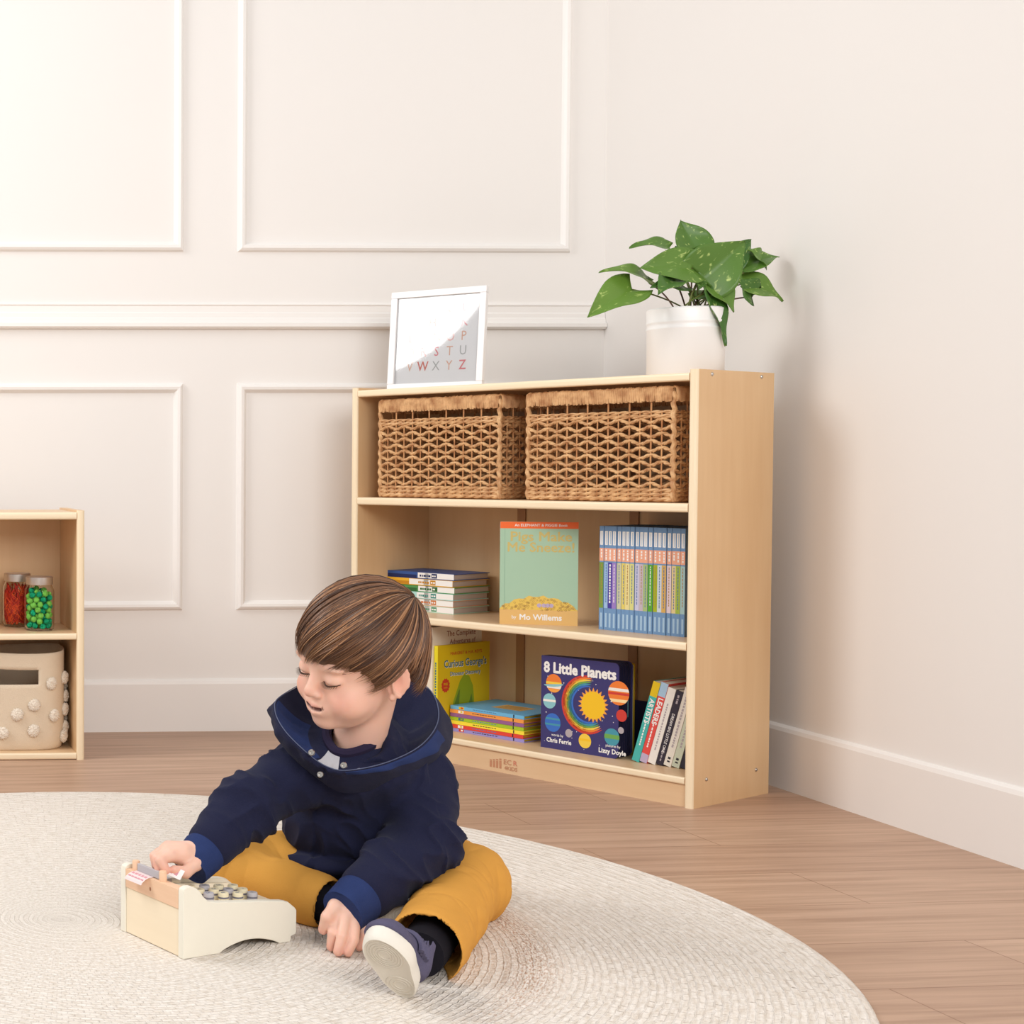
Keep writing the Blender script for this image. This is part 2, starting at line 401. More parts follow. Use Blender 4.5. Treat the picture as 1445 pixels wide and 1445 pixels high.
# stack of six flat hardbacks on the left of the middle shelf
LIE = Matrix(((0,0,-1,0),(1,0,0,0),(0,-1,0,0),(0,0,0,1)))        # book x->+y, book y->-z, book z->-x  (lying, cover up)
def lying(root, w, h, th, cm, pm, spine):
    b = MB(); b.M = LIE; t = .0016
    b.box((0,0,0),(w,t,h),cm); b.box((0,th-t,0),(w,th,h),cm); b.box((0,t,0),(t,th-t,h),cm)
    spine(b); b.build('cover', root, smooth=False)
    p = MB(); p.M = LIE; p.box((t+.0002,t+.0002,.003),(w-.003,th-t-.0002,h-.003),pm).build('pages', root, smooth=False)
st = [('blue',52,86,150,26,42,92), ('golden yellow',236,180,50,196,136,30), ('mid green',84,150,84,46,104,56), ('pale turquoise',176,222,214,60,140,130), ('peach orange',238,178,138,206,120,62), ('mint green',188,222,196,84,150,110)]
th = .0167
for i, (nm, r, g, bl, r2_, g2_, b2_) in enumerate(st):
    ca, cb = C('flat_'+nm.replace(' ','_'), r, g, bl), C('flat_dark_'+nm.replace(' ','_'), r2_, g2_, b2_)
    where = 'on top of the middle shelf stack' if i == 0 else ('at the bottom of the middle shelf stack' if i == 5 else 'in the middle shelf stack')
    t = thing('hardback_book', (0,0,0), 0, f'flat {nm} hardback with white spine label {where}', 'book', 'flat hardbacks stacked on the middle shelf')
    def s(b, ca=ca, cb=cb, i=i):
        Hh = .255
        srect(b, .0008, 0, .0145, .086, WHT, 1); srect(b, .002, .05, .0135, .066, cb, 2); srect(b, .0008, .066, .0145, .108, WHT, 1)
        if i == 1: srect(b, .0008, .108, .0145, .13, WHT, 1)
        if i < 3: srect(b, .007, .112 if i != 1 else .131, .0158, .245, cb, 1)
        marks(b, .0085, .068, .102, cb, .005, i+40, 3); marks(b, .008, .052, .064, WHT, .004, i+60, 3)
        if i == 0: srect(b, .003, .232, .013, .242, WHT, 2)
    lying(t, .14, .255, th-.0004, ca, PAGEG, s)
    p = B(.6785+.002*math.sin(i*2.1), .12+.0015*math.cos(i*3), .3457+th*(6-i)-.0002)
    place(t, p, BR)

# lower shelf -------------------------------------------------------
yel, yeld, red, tblue, grn = C('yellow_cover',224,190,22), C('yellow_spine',232,216,40), C('red_print',206,62,34), C('teal_blue_print',70,116,130), C('leaf_green_print',150,168,30)
grnd = C('dark_green_print',104,132,40)
t = thing('picture_book', (0,0,0), 0, 'bright yellow picture book with a red badge upright on the bottom shelf', 'book')
def f(b):
    W, H = .19, .211
    ftext(b, 'MARGRET & H.A. REY\'S', .0105, .108, H-.022, red, 2, .012, 1.15)
    for dx, m_, l_ in ((.0012, WHT, 2), (0, tblue, 3)):
        ftext(b, 'Curious George\'s', .026, .105+dx, H-.047-dx, m_, l_, .02, .88); ftext(b, 'Dinosaur Discovery', .0145, .105+dx, H-.072-dx, m_, l_, .015)
    st_ = []
    for k in range(24):
        rr_ = .0185 if k % 2 else .0155; st_.append((.030+rr_*math.cos(2*PI*k/24)*.9, -.00024, .112+rr_*math.sin(2*PI*k/24)))
    b.flat(st_, red); ftext(b, 'FREE', .008, .030, .115, yel, 3, .01); ftext(b, 'audio', .0065, .030, .107, yel, 3)
    b.flat([(x, -.00024, z) for x, z in ((.045,.0),(.06,.07),(.075,.10),(.085,.12),(.1,.135),(.12,.13),(.135,.105),(.14,.07),(.14,0))], grn)
    b.flat([(x, -.00036, z) for x, z in ((.06,.0),(.062,.06),(.08,.095),(.085,.10),(.082,.06),(.08,0))], grnd)
    b.flat([(x, -.00036, z) for x, z in ((.115,.0),(.118,.06),(.13,.085),(.135,.06),(.132,0))], grnd)
def s(b): srect(b, 0, 0, .0105, .211, yeld, 1); marks(b, .006, .06, .17, tblue, .004, 9)
book(t, .2, .211, .0105, yel, PAGES, f, s)
place(t, B(.6625, .042, .0627), BR+PI/2)
crm, brn = C('cream_cover',236,224,202), C('brown_print',150,84,62)
t = thing('picture_book', (0,0,0), 0, 'tall cream picture book with brown title letters behind the yellow one', 'book')
def f(b):
    W, H = .19, .256
    ftext(b, 'The Complete', .019, .11, H-.019, brn, 2, .01); ftext(b, 'Adventures of', .017, .115, H-.039, brn, 2, .01); ftext(b, 'Curious George', .026, .1, H-.062, brn, 2, .012)
def s(b):
    srect(b, .003, .05, .03, .085, C('spine_teal',70,120,112), 1); srect(b, .006, .16, .026, .24, C('spine_rose',222,190,178), 1); marks(b, .016, .17, .235, brn, .01, 33)
book(t, .19, .256, .034, crm, PAGES, f, s)
place(t, B(.674, .036, .0627), BR+PI/2)
t = thing('picture_book', (0,0,0), 0, 'white spined book with green pictures beside the tall cream book', 'book')
def s(b): srect(b, .002, .09, .016, .17, C('spine_moss',128,148,74), 1); marks(b, .009, .18, .23, grnd, .006, 34)
book(t, .19, .25, .019, C('white_cover',240,238,232), PAGES, None, s)
place(t, B(.709, .038, .0627), BR+PI/2)

# rainbow stack
rb = [('sky blue',110,182,222),('orange',240,156,76),('plum purple',150,96,146),('lime green',166,200,44),('lemon yellow',250,226,66),('red',226,70,58),('lavender blue',158,148,212)]
PAGEY = mat('yellowed_pages', rgb(200,164,44), .7, .2, bump=.4, bscale=600)
th = .0091
for i, (nm, r, g, bl) in enumerate(rb):
    ca = C('rainbow_'+nm.replace(' ','_'), r, g, bl)
    where = 'topmost of the rainbow stack' if i == 0 else ('lowest of the rainbow stack' if i == 6 else 'in the rainbow stack')
    t = thing('storybook', (0,0,0), 0, f'thin {nm} storybook lying flat on the bottom shelf, {where}', 'book', 'thin storybooks in the rainbow stack')
    def s(b, i=i, ca=ca):
        srect(b, .0005, .026, th-.001, .029, BLK, 1); rr = random.Random(i)
        if i in (0,1,3,5,6): srect(b, .001, .165, .0075, .180, (yel, WHT, red, tblue)[i % 4], 1); srect(b, .002, .168, .006, .174, (red, yel, WHT, grn)[i % 4], 2)
        marks(b, .004, .07, .14, BLK if i in (1,4,6) else blud, .0018, i+70, 1)
        if i == 0:
            b.flat([(.055,-.00012,.05),(.12,-.00012,.05),(.12,-.00012,.13),(.055,-.00012,.13)], tan)
            for k in range(5): b.flat([(.062+.011*k,-.00024,.058),(.067+.011*k,-.00024,.058),(.067+.011*k,-.00024,.122),(.062+.011*k,-.00024,.122)], obrn)
    lying(t, .178, .204, th-.0004, ca, PAGEY, s)
    place(t, B(.4535+.001*math.sin(i*2.7), .084+.001*math.cos(i*2), .0627+th*(7-i)-.0002), BR)

# navy board book
navy, navd = C('navy_cover',58,54,110), C('navy_page',40,38,66)
t = thing('board_book', (0,0,0), 0, 'navy blue board book with a sun and coloured planets standing face out', 'book')
W, H = .205, .2135
def rr_out(x0, z0, x1, z1, r, corners=(0,1,1,0)):
    p = []
    for k, (cx, cz, a) in enumerate(((x0,z0,PI),(x1,z0,1.5*PI),(x1,z1,0),(x0,z1,PI/2))):
        if corners[k]:
            ox = cx+r if k in (0,3) else cx-r; oz = cz+r if k in (0,1) else cz-r
            p += [(ox+r*math.cos(a+PI/2*i/5), oz+r*math.sin(a+PI/2*i/5)) for i in range(6)]
        else: p.append((cx, cz))
    return p
b = MB().prism(rr_out(0,0,W,H,.011), 0, .003, navy, 'Y')
pc = {k: C('planet_'+k, *v) for k, v in dict(red=(206,62,52), orange=(238,128,52), yellow=(244,206,74), green=(110,168,84), teal=(70,150,170), blue=(58,110,196), aqua=(140,196,204), white=(240,236,226), grey=(178,168,172), sun=(246,196,36), ray=(244,164,72), dark=(44,40,76), cream=(250,222,164)).items()}
ftext(b, '8 Little Planets', .0335, W/2, H-.027, WHT, 3, .045, .96)
cx, cz = .122, .112
def arc(r0, r1, a0, a1, m, lay, ox=0, oz=0):
    n = 36; P_ = []
    for i in range(n+1):
        a = a0+(a1-a0)*i/n; P_.append((cx+ox+r0*math.cos(a), -.00012*lay, cz+oz+r0*math.sin(a)))
    Q = []
    for i in range(n+1):
        a = a0+(a1-a0)*i/n; w = math.sin(PI*i/n)**.5; Q.append((cx+ox+(r0-(r0-r1)*w)*math.cos(a), -.00012*lay, cz+oz+(r0-(r0-r1)*w)*math.sin(a)))
    b.add(P_+Q, [(i, i+1, i+2+n, i+1+n) for i in range(n)], m)
for k, nm in enumerate(('red','orange','yellow','green','teal','blue')):
    arc(.0665-.0045*k, .058-.0045*k, math.radians(75), math.radians(310), pc[nm], 2)
sx_, sz_ = .140, .113
b.flat([(sx_+(.040 if k % 2 else .030)*math.cos(2*PI*k/44), -.0005, sz_+(.040 if k % 2 else .030)*math.sin(2*PI*k/44)) for k in range(44)], pc['ray'])
b.flat([(sx_+.031*math.cos(2*PI*k/30), -.00062, sz_+.031*math.sin(2*PI*k/30)) for k in range(30)], pc['sun'])
def planet(x, z, r, base, bands=()):
    fdisc(b, x, z, r, pc[base], 3, 24)
    for z0, z1, m_ in bands:
        q = [(x+s_*math.sqrt(max(0,1-zz*zz))*r*.99, -.00048, z+zz*r) for s_, zs in ((-1,(z0,(z0+z1)/2,z1)),(1,(z1,(z0+z1)/2,z0))) for zz in zs]
        b.flat(q, pc[m_])
planet(.034, H-.062, .0215, 'orange', ((-.1,.15,'yellow'),(-.55,-.2,'white'),(-.95,-.6,'ray')))
b.flat([(.034+.027*math.cos(a_)*1.0, -.0006, H-.064+.006*math.sin(a_)+.1*.027*math.cos(a_)) for a_ in [PI+PI*i/12 for i in range(13)]] , pc['aqua'])
planet(.205, H-.066, .027, 'orange', ((.15,.4,'white'),(-.15,.05,'red'),(-.75,-.5,'cream')))
planet(.0225, H-.104, .0175, 'aqua', ((-.1,.2,'white'),)); planet(.032, H-.153, .0215, 'blue', ((-.3,-.1,'teal'),(.3,.5,'teal')))
planet(.213, H-.115, .0135, 'red'); planet(.189, H-.166, .0195, 'teal', ((-.2,.3,'green'),)); planet(.119, H-.184, .0165, 'yellow', ((0,.3,'sun'),))
planet(.076, H-.172, .0095, 'grey'); planet(.212, H-.148, .0075, 'grey')
ftext(b, 'words by', .0085, .045, .0325, WHT, 3, .01); ftext(b, 'Chris Ferrie', .0145, .049, .0195, WHT, 3, .03, .95)
ftext(b, 'pictures by', .0085, .192, .0275, WHT, 3, .01); ftext(b, 'Lizzy Doyle', .0150, .19, .0145, WHT, 3, .03)
rr = random.Random(5)
for i in range(46):
    fdisc(b, rr.uniform(.008, W-.008), rr.uniform(.008, H-.045), rr.uniform(.0006, .0016), WHT, 2, 6)
for q_ in b.v: q_.x *= .918
W *= .918
b.build('cover', t, smooth=False)
for k in range(6):
    ang = math.radians(-1.5-1.9*k)      # pages stand slightly fanned out towards the fore edge
    M = Matrix.Translation((0, .0034+.0042*k, 0)) @ Matrix.Rotation(-ang, 4, 'Z')
    pg = MB().prism(rr_out(.001,0,W-.001,H-.0005,.011), 0, .0030, navd if k < 5 else navy, 'Y', M)
    if k == 3: pg.flat([(W-.0009, 0, z_) for z_ in (.09,.10,.125,.14)]+[(W-.0009, .0030, z_) for z_ in (.14,.125,.1,.09)], pc['aqua'], M)
    pg.build('page' if k < 5 else 'cover', t, smooth=False)
MB().box((-.0008, 0, 0), (0, .027, H-.001), navy).build('spine', t, smooth=False)
place(t, B(.401, .074, .0627), BR+math.radians(1))

ylb = C('mustard_cover',206,164,28)
t = thing('board_book', (0,0,0), 0, 'mustard yellow board book peeking out behind the navy planet book', 'book')
book(t, .160, .206, .011, ylb, PAGES)
place(t, B(.388, .150, .0627), BR+math.radians(1))
t = thing('board_book', (0,0,0), 0, 'small dark blue book low down behind the navy planet book', 'book')
book(t, .15, .12, .012, navd, PAGES)
place(t, B(.346, .176, .0627), BR+math.radians(1))

# leaning books on the right of the lower shelf
lean = [('teal',72,178,170,.186,.0165),('red',224,78,70,.186,.0165),('white',238,234,226,.176,.0175),('black',48,44,58,.172,.0155),('cream white',236,230,218,.180,.0165),('pale sage',206,214,192,.182,.0165),('black and white',46,44,56,.165,.0155)]
la = math.radians(15); u = .1835
nms = ['teal leaning paperback lettered ARTISTS down the spine, leftmost of the leaning books', 'red leaning paperback lettered LEADERS down the spine', 'plain white leaning paperback between the red one and the black one', 'black leaning paperback with white spine words between two white ones', 'cream white leaning paperback just right of the black one', 'pale sage leaning paperback near the right panel', 'dark paperback leaning against the right panel, last of its row']
for i, (nm, r, g, bl, H, th) in enumerate(lean):
    ca = C('lean_'+nm.replace(' ','_'), r, g, bl)
    t = thing('paperback', (0,0,0), 0, nms[i], 'book', 'paperbacks leaning on the bottom shelf')
    def s(b, i=i, H=H, th=th):
        if i == 0: srect(b, 0, H-.034, th, H, yel, 1); stext(b, 'ARTISTS', .0155, th/2, H-.068, WHT, .03); marks(b, th/2, .035, .095, WHT, .003, 81)
        if i == 1: srect(b, 0, H-.032, th, H, palebl, 1); stext(b, 'LEADERS', .0155, th/2, H-.066, WHT, .03); marks(b, th/2, .035, .095, WHT, .003, 82); srect(b, 0, 0, th, .02, lil, 1)
        if i == 2: marks(b, th/2, .03, .14, pc['grey'], .003, 83)
        if i == 3: stext(b, 'DREAM BIG LITTLE ONE', .0085, th/2, H-.098, WHT, .012); marks(b, th/2, H-.035, H-.01, pc['grey'], .004, 84); marks(b, th/2, .008, .04, pc['grey'], .003, 85)
        if i in (4, 5): marks(b, th/2, .04, .16, pc['grey'], .004, 86+i); fdisc_ = None; srect(b, .005, .016, .011, .021, BLK, 1); srect(b, .005, .009, .011, .0125, BLK, 1)
        if i == 6: marks(b, th/2, .03, .13, WHT, .006, 92)
    book(t, .125, H, th, ca, PAGES, None, s, .001, .001)
    # tilt to the right about the shelf-depth axis; lowest edge rests on the shelf
    M = Matrix.Translation(B(u, .082+.001*i, .0627)) @ Matrix.Rotation(BR, 4, 'Z') @ Matrix.Rotation(la, 4, 'Y') @ Matrix.Translation((th, 0, 0)) @ Matrix.Rotation(PI/2, 4, 'Z')
    M = Matrix.Translation((0, 0, th*math.sin(la))) @ M
    t.matrix_world = M
    u -= (th+.0004)/math.cos(la)

# ------------------------------------------------------------------ wicker baskets
def strand_mat(name, c1, c2):
    m = bpy.data.materials.new(name); m.use_nodes = True
    nt = m.node_tree; n = nt.nodes; l = nt.links; b = n['Principled BSDF']; b.inputs['Roughness'].default_value = .6
    tc = n.new('ShaderNodeTexCoord'); t = n.new('ShaderNodeTexNoise'); t.inputs['Scale'].default_value = 55; t.inputs['Detail'].default_value = 4
    l.new(tc.outputs['Object'], t.inputs['Vector'])
    cr = n.new('ShaderNodeValToRGB'); cr.color_ramp.elements[0].color = c1; cr.color_ramp.elements[1].color = c2
    cr.color_ramp.elements[0].position = .3; cr.color_ramp.elements[1].position = .68
    l.new(t.outputs['Fac'], cr.inputs['Fac']); l.new(cr.outputs['Color'], b.inputs['Base Color'])
    bp = n.new('ShaderNodeBump'); bp.inputs['Strength'].default_value = .5; bp.inputs['Distance'].default_value = .001
    l.new(t.outputs['Fac'], bp.inputs['Height']); l.new(bp.outputs['Normal'], b.inputs['Normal'])
    return m
WICK = strand_mat('water_hyacinth', rgb(172,118,72), rgb(228,184,132))
WICK2 = strand_mat('water_hyacinth_thin', rgb(176,114,66), rgb(214,160,106))
def basket_side(L, Hh, fn, weave, stakes, flip):
    """one woven wall in its own plane; fn(s, z, off) maps to 3d"""
    nst = max(3, int(round(L/.0489))); ds = L/nst
    for i in range(nst+1):
        stakes.tube([fn(i*ds, .004, .0022), fn(i*ds, Hh-.02, .001)], .0018, WICK2, 5)
    for i in range(nst):
        stakes.tube([fn((i+.5)*ds, .004, .0022), fn((i+.5)*ds, Hh-.05, .0022)], .0015, WICK2, 5)
    rows = 9; z0, z1 = .037, Hh-.072; dz = (z1-z0)/rows
    for k in range(rows+1):                       # twisted pairs of strands that bow up and down in turn, leaving staggered eyelets
        zc = z0+k*dz
        for ph0 in (0, PI):
            P_ = []; nn = nst*16
            for q in range(nn+1):
                s_ = L*q/nn; tw = 2*PI*s_/(ds*.5)+ph0
                P_.append(fn(s_, zc+.0037*math.cos(2*PI*s_/ds+k*PI)+.0014*math.sin(tw), .0024*math.cos(tw)))
            weave.tube(P_, [.0024+.0008*abs(math.sin(2*PI*q/16)) for q in range(nn+1)], WICK, 6)
    for zc, r_ in ((.007,.0062), (.0165,.0056), (.0255,.0050), (Hh-.062,.0050), (Hh-.0535,.0036)):
        for ph0 in (0, PI):
            nn = nst*10
            weave.tube([fn(L*q/nn, zc+.0022*math.sin(PI*q/5+ph0), .0022*math.cos(PI*q/5+ph0)) for q in range(nn+1)], r_*.62, WICK, 6)
def make_basket(label, Lx, Ly, Hh):
    root = thing('wicker_basket', (0,0,0), 0, label, 'basket', 'wicker baskets on the top shelf')
    weave, stakes = MB(), MB()
    basket_side(Lx, Hh, lambda s, z, o: (s, -o, z), weave, stakes, 0)
    basket_side(Lx, Hh, lambda s, z, o: (s, Ly+o, z), weave, stakes, 0)
    basket_side(Ly, Hh, lambda s, z, o: (-o, s, z), weave, stakes, 1)
    basket_side(Ly, Hh, lambda s, z, o: (Lx+o, s, z), weave, stakes, 1)
    for x in (0, Lx):
        for y in (0, Ly):
            weave.tube([(x + .0018*math.sin(z*260), y+.0018*math.cos(z*260), z) for z in np.linspace(.004, Hh-.012, 40)], .0052, WICK, 7)
    weave.build('woven_wall', root); stakes.build('stake_frame', root)
    rim = MB(); P_ = []; n_ = 0
    per = [(0,0),(Lx,0),(Lx,Ly),(0,Ly)]
    rr = random.Random(7)
    for k in range(4):
        a, b_ = per[k], per[(k+1) % 4]; L = math.hypot(b_[0]-a[0], b_[1]-a[1]); m_ = int(L/.0042)
        for q in range(m_):
            s_ = (q+.5)/m_; x = a[0]+(b_[0]-a[0])*s_; y = a[1]+(b_[1]-a[1])*s_
            d = Vector((b_[0]-a[0], b_[1]-a[1], 0)).normalized(); nrm = Vector((d.y, -d.x, 0)); z1 = Hh-.001+rr.uniform(-.0012, .001); z0 = Hh-.031+rr.uniform(-.002, .002)
            c_ = Vector((x, y, 0)); lean_ = d*rr.uniform(-.002, .002)
            pts = [c_+nrm*.0055+EZ*z0+lean_, c_+nrm*.0068+EZ*(z0+z1)/2, c_+nrm*.005+EZ*(z1-.003), c_+EZ*z1, c_-nrm*.005+EZ*(z1-.003), c_-nrm*.006+EZ*(z0+z1)/2, c_-nrm*.0055+EZ*z0-lean_]
            rim.tube(pts, .0025, WICK, 5)
        rim.tube([(a[0], a[1], Hh-.016), (b_[0], b_[1], Hh-.016)], .0045, WICK, 6)
    rim.build('wrapped_rim', root)
    bs = MB()
    for q in range(int(Ly/.011)): bs.tube([(0,.006+q*.011,.0055),(Lx,.006+q*.011,.0055)], .0052, WICK, 6)
    bs.build('base', root)
    return root
def copy_thing(r, label):
    c = r.copy(); COL.objects.link(c); c['label'] = label
    for ch in r.children:
        k = ch.copy(); COL.objects.link(k); k.parent = c
    return c
b1 = make_basket('woven wicker basket on the top shelf, left one below the framed print', .343, .238, .2455)
b2 = copy_thing(b1, 'woven wicker basket on the top shelf, right one below the potted plant')
place(b1, B(.8235, .022, .6362), BR); place(b2, B(.405, .022, .6362), BR)

# ------------------------------------------------------------------ framed print
FRW = mat('frame_white', rgb(244,243,244), .35, .4); PAPER = mat('print_paper', rgb(238,236,236), .7)
gl = bpy.data.materials.new('picture_glass'); gl.use_nodes = True
nt = gl.node_tree; nt.nodes.clear(); o_ = nt.nodes.new('ShaderNodeOutputMaterial'); mx = nt.nodes.new('ShaderNodeMixShader'); fr_ = nt.nodes.new('ShaderNodeFresnel'); fr_.inputs['IOR'].default_value = 1.5
g_ = nt.nodes.new('ShaderNodeBsdfGlossy'); g_.inputs['Roughness'].default_value = .03; tr_ = nt.nodes.new('ShaderNodeBsdfTransparent')
nt.links.new(fr_.outputs[0], mx.inputs[0]); nt.links.new(tr_.outputs[0], mx.inputs[1]); nt.links.new(g_.outputs[0], mx.inputs[2]); nt.links.new(mx.outputs[0], o_.inputs[0])
pf = thing('framed_print', (0,0,0), 0, 'white framed alphabet print leaning on top of the bookcase', 'picture')
FW, FH, FB = .243, .2535, .0165
fm = MB()
for x0, z0, x1, z1 in ((0,0,FW,FB),(0,FH-FB,FW,FH),(0,FB,FB,FH-FB),(FW-FB,FB,FW,FH-FB)):
    fm.box((x0,0,z0),(x1,.016,z1), FRW)
fm.build('frame', pf, bevel=.0015)
pr = MB().box((FB-.004,.009,FB-.004),(FW-FB+.004,.0105,FH-FB+.004), PAPER)
lc = [C('letter_'+k, *v) for k, v in dict(salmon=(226,142,126), rust=(206,104,86), grey=(176,174,172), tan=(222,172,146), pink=(236,176,168), rose=(220,120,124)).items()]
for r_, row in enumerate(('ABCDE','FGHIJK','LMNOP','QRSTU','VWXYZ')):
    for c_, ch in enumerate(row):
        n_ = len(row); x = FW/2 + (c_-(n_-1)/2)*.134/(n_-1) ; z = .205-.0365*r_
        pr.text(ch, .034, (x, .0088, z), (1,0,0), (0,0,1), lc[(r_*5+c_*3+[3,1,2,3,5][c_ % 5]) % 6] if r_ < 4 else lc[[3,1,2,3,5][c_]], -.004 if ch not in 'WZ' else .012, .8)
pr.build('print', pf, smooth=False)
MB().box((FB-.002,.006,FB-.002),(FW-FB+.002,.0068,FH-FB+.002), gl).build('glass', pf, smooth=False)
MB().box((.006,.0162,.006),(FW-.006,.018,FH-.006), mat('backing_board', rgb(160,132,100), .8)).build('backing', pf, smooth=False)
LEANF = math.radians(6)
MB().add([(FW/2-.02,.0185,.2),(FW/2+.02,.0185,.2),(FW/2+.03,.072,.008),(FW/2-.03,.072,.008),(FW/2-.02,.0205,.2),(FW/2+.02,.0205,.2),(FW/2+.03,.074,.008),(FW/2-.03,.074,.008)],
         [(0,1,2,3),(7,6,5,4),(0,4,5,1),(1,5,6,2),(2,6,7,3),(3,7,4,0)], FRW).build('easel_leg', pf, smooth=False)
pf.matrix_world = Matrix.Translation(B(.741, .117, .9078)) @ Matrix.Rotation(BR+math.radians(15.5), 4, 'Z') @ Matrix.Rotation(-LEANF, 4, 'X') @ Matrix.Translation((-FW/2, 0, 0))

# ------------------------------------------------------------------ potted plant
POTM = mat('white_glazed_ceramic', rgb(246,245,243), .3, .5); SOIL = mat('soil', rgb(70,52,40), .95)
PX, PY, PZ = 1.762, 3.367, .9076
pl = thing('potted_plant', (PX, PY, PZ), 0, 'leafy green pothos in a white ceramic pot on top of the bookcase', 'plant')
R0 = .0755
MB().lathe([(0,0),(R0-.003,0),(R0,.003),(R0,.098),(R0+.0012,.1),(R0+.0012,.103),(R0,.105),(R0,.112),(R0+.0012,.114),(R0+.0012,.117),(R0,.119),(R0+.001,.143),(R0-.002,.1455),(R0-.006,.143),(R0-.006,.128),(R0-.006,.128)], POTM, n=64).build('pot', pl, ang=50)
MB().lathe([(0,.131),(.04,.132),(R0-.007,.128)], SOIL, n=24).build('soil', pl)
def leaf_mat():
    m = bpy.data.materials.new('pothos_leaf'); m.use_nodes = True
    nt = m.node_tree; n = nt.nodes; l = nt.links; b = n['Principled BSDF']
    b.inputs['Roughness'].default_value = .38; b.inputs['Specular IOR Level'].default_value = .4
    tc = n.new('ShaderNodeTexCoord'); oi = n.new('ShaderNodeObjectInfo')
    mp = n.new('ShaderNodeMapping'); mp.inputs['Scale'].default_value = (60, 18, 30)
    ad = n.new('ShaderNodeVectorMath'); ad.operation = 'ADD'; l.new(tc.outputs['Generated'], ad.inputs[0]); 
    cb = n.new('ShaderNodeCombineXYZ'); ml = n.new('ShaderNodeMath'); ml.operation = 'MULTIPLY'; ml.inputs[1].default_value = 40
    l.new(oi.outputs['Random'], ml.inputs[0]); l.new(ml.outputs[0], cb.inputs[0]); l.new(cb.outputs[0], ad.inputs[1])
    t = n.new('ShaderNodeTexNoise'); t.inputs['Scale'].default_value = 7; t.inputs['Detail'].default_value = 5; t.inputs['Distortion'].default_value = .6; l.new(ad.outputs[0], t.inputs['Vector'])
    cr = n.new('ShaderNodeValToRGB'); e = cr.color_ramp.elements
    e[0].position = .60; e[0].color = (0,0,0,1); e[1].position = .72; e[1].color = (1,1,1,1)
    l.new(t.outputs['Fac'], cr.inputs['Fac'])
    hm = n.new('ShaderNodeMix'); hm.data_type = 'RGBA'; hm.inputs['A'].default_value = rgb(62,104,38); hm.inputs['B'].default_value = rgb(104,140,52)
    l.new(oi.outputs['Random'], hm.inputs['Factor'])
    mx = n.new('ShaderNodeMix'); mx.data_type = 'RGBA'; mx.inputs['B'].default_value = rgb(186,206,120); l.new(cr.outputs['Color'], mx.inputs['Factor']); l.new(hm.outputs['Result'], mx.inputs['A'])
    l.new(mx.outputs['Result'], b.inputs['Base Color'])
    return m
LEAF = leaf_mat(); STEM = mat('stem_green', rgb(104,112,52), .5); STEMD = mat('stem_brown', rgb(92,66,50), .5)
def leaf_geo(L, Wd, curl, fold, wave, seed):
    """heart leaf, base at origin, tip towards +y, normal +z"""
    rr = random.Random(seed); b = MB(); v = []; f = []; NS, NT = 18, 8
    for i in range(NS+1):
        t = i/NS
        w = Wd*.5*(math.sin(PI*min(1,(t*.92+.08))**.62))**.85*(1-.35*t) * (1.25 if t < .5 else 1.25) if t < 1 else 0
        back = -.10*L*max(0, (1-t*3.2))
        for j in range(-NT, NT+1):
            q = j/NT; x = q*w
            y = t*L + back*(abs(q)**1.2)*1.6*(1 if t < .3 else 1)
            z = fold*abs(x) - curl*L*(t**2) + wave*math.sin(t*9+q*2+seed)*abs(q)**2
            v.append((x, y, z-.0006*(1-abs(q))*2))
    m = 2*NT+1
    for i in range(NS):
        for j in range(m-1): f.append((i*m+j, i*m+j+1, (i+1)*m+j+1, (i+1)*m+j))
    return b.add(v, f, LEAF)
def add_leaf(base, tip, nrm, wd, curl=.12, fold=.35, wave=.004, seed=1, root=(0,0), side=None):
    """base/tip in plant local metres; nrm is the way the upper face looks"""
    base, tip, nrm = Vector(base), Vector(tip), Vector(nrm)
    y = (tip-base); L = y.length; y.normalize(); z = (nrm - y*nrm.dot(y)).normalized(); x = y.cross(z)
    # bend axis correction so that the tip still lands on target
    M = Matrix(((x.x,y.x,z.x,base.x),(x.y,y.y,z.y,base.y),(x.z,y.z,z.z,base.z),(0,0,0,1)))
    o = leaf_geo(L, wd, 0, fold, wave, seed)
    for i, p in enumerate(o.v):
        t = max(0, min(1, p.y/L)); o.v[i] = Vector((p.x, p.y, p.z + curl*L*4*t*(1-t)*.5))
    ob = o.build('leaf', pl, ang=180); ob.matrix_local = M
    sd = ob.modifiers.new('s', 'SOLIDIFY'); sd.thickness = .0006
    r = Vector((root[0], root[1], .128)); mid = (r+base)/2 + Vector((base.x-r.x, base.y-r.y, 0))*-.15 + EZ*.012
    P_ = [((1-t)**2)*r + 2*t*(1-t)*mid + t*t*base for t in [k/8 for k in range(9)]]
    MB().tube(P_, [.0017]*8+[.0011], STEM if seed % 3 else STEMD, 6).build('stem', pl)
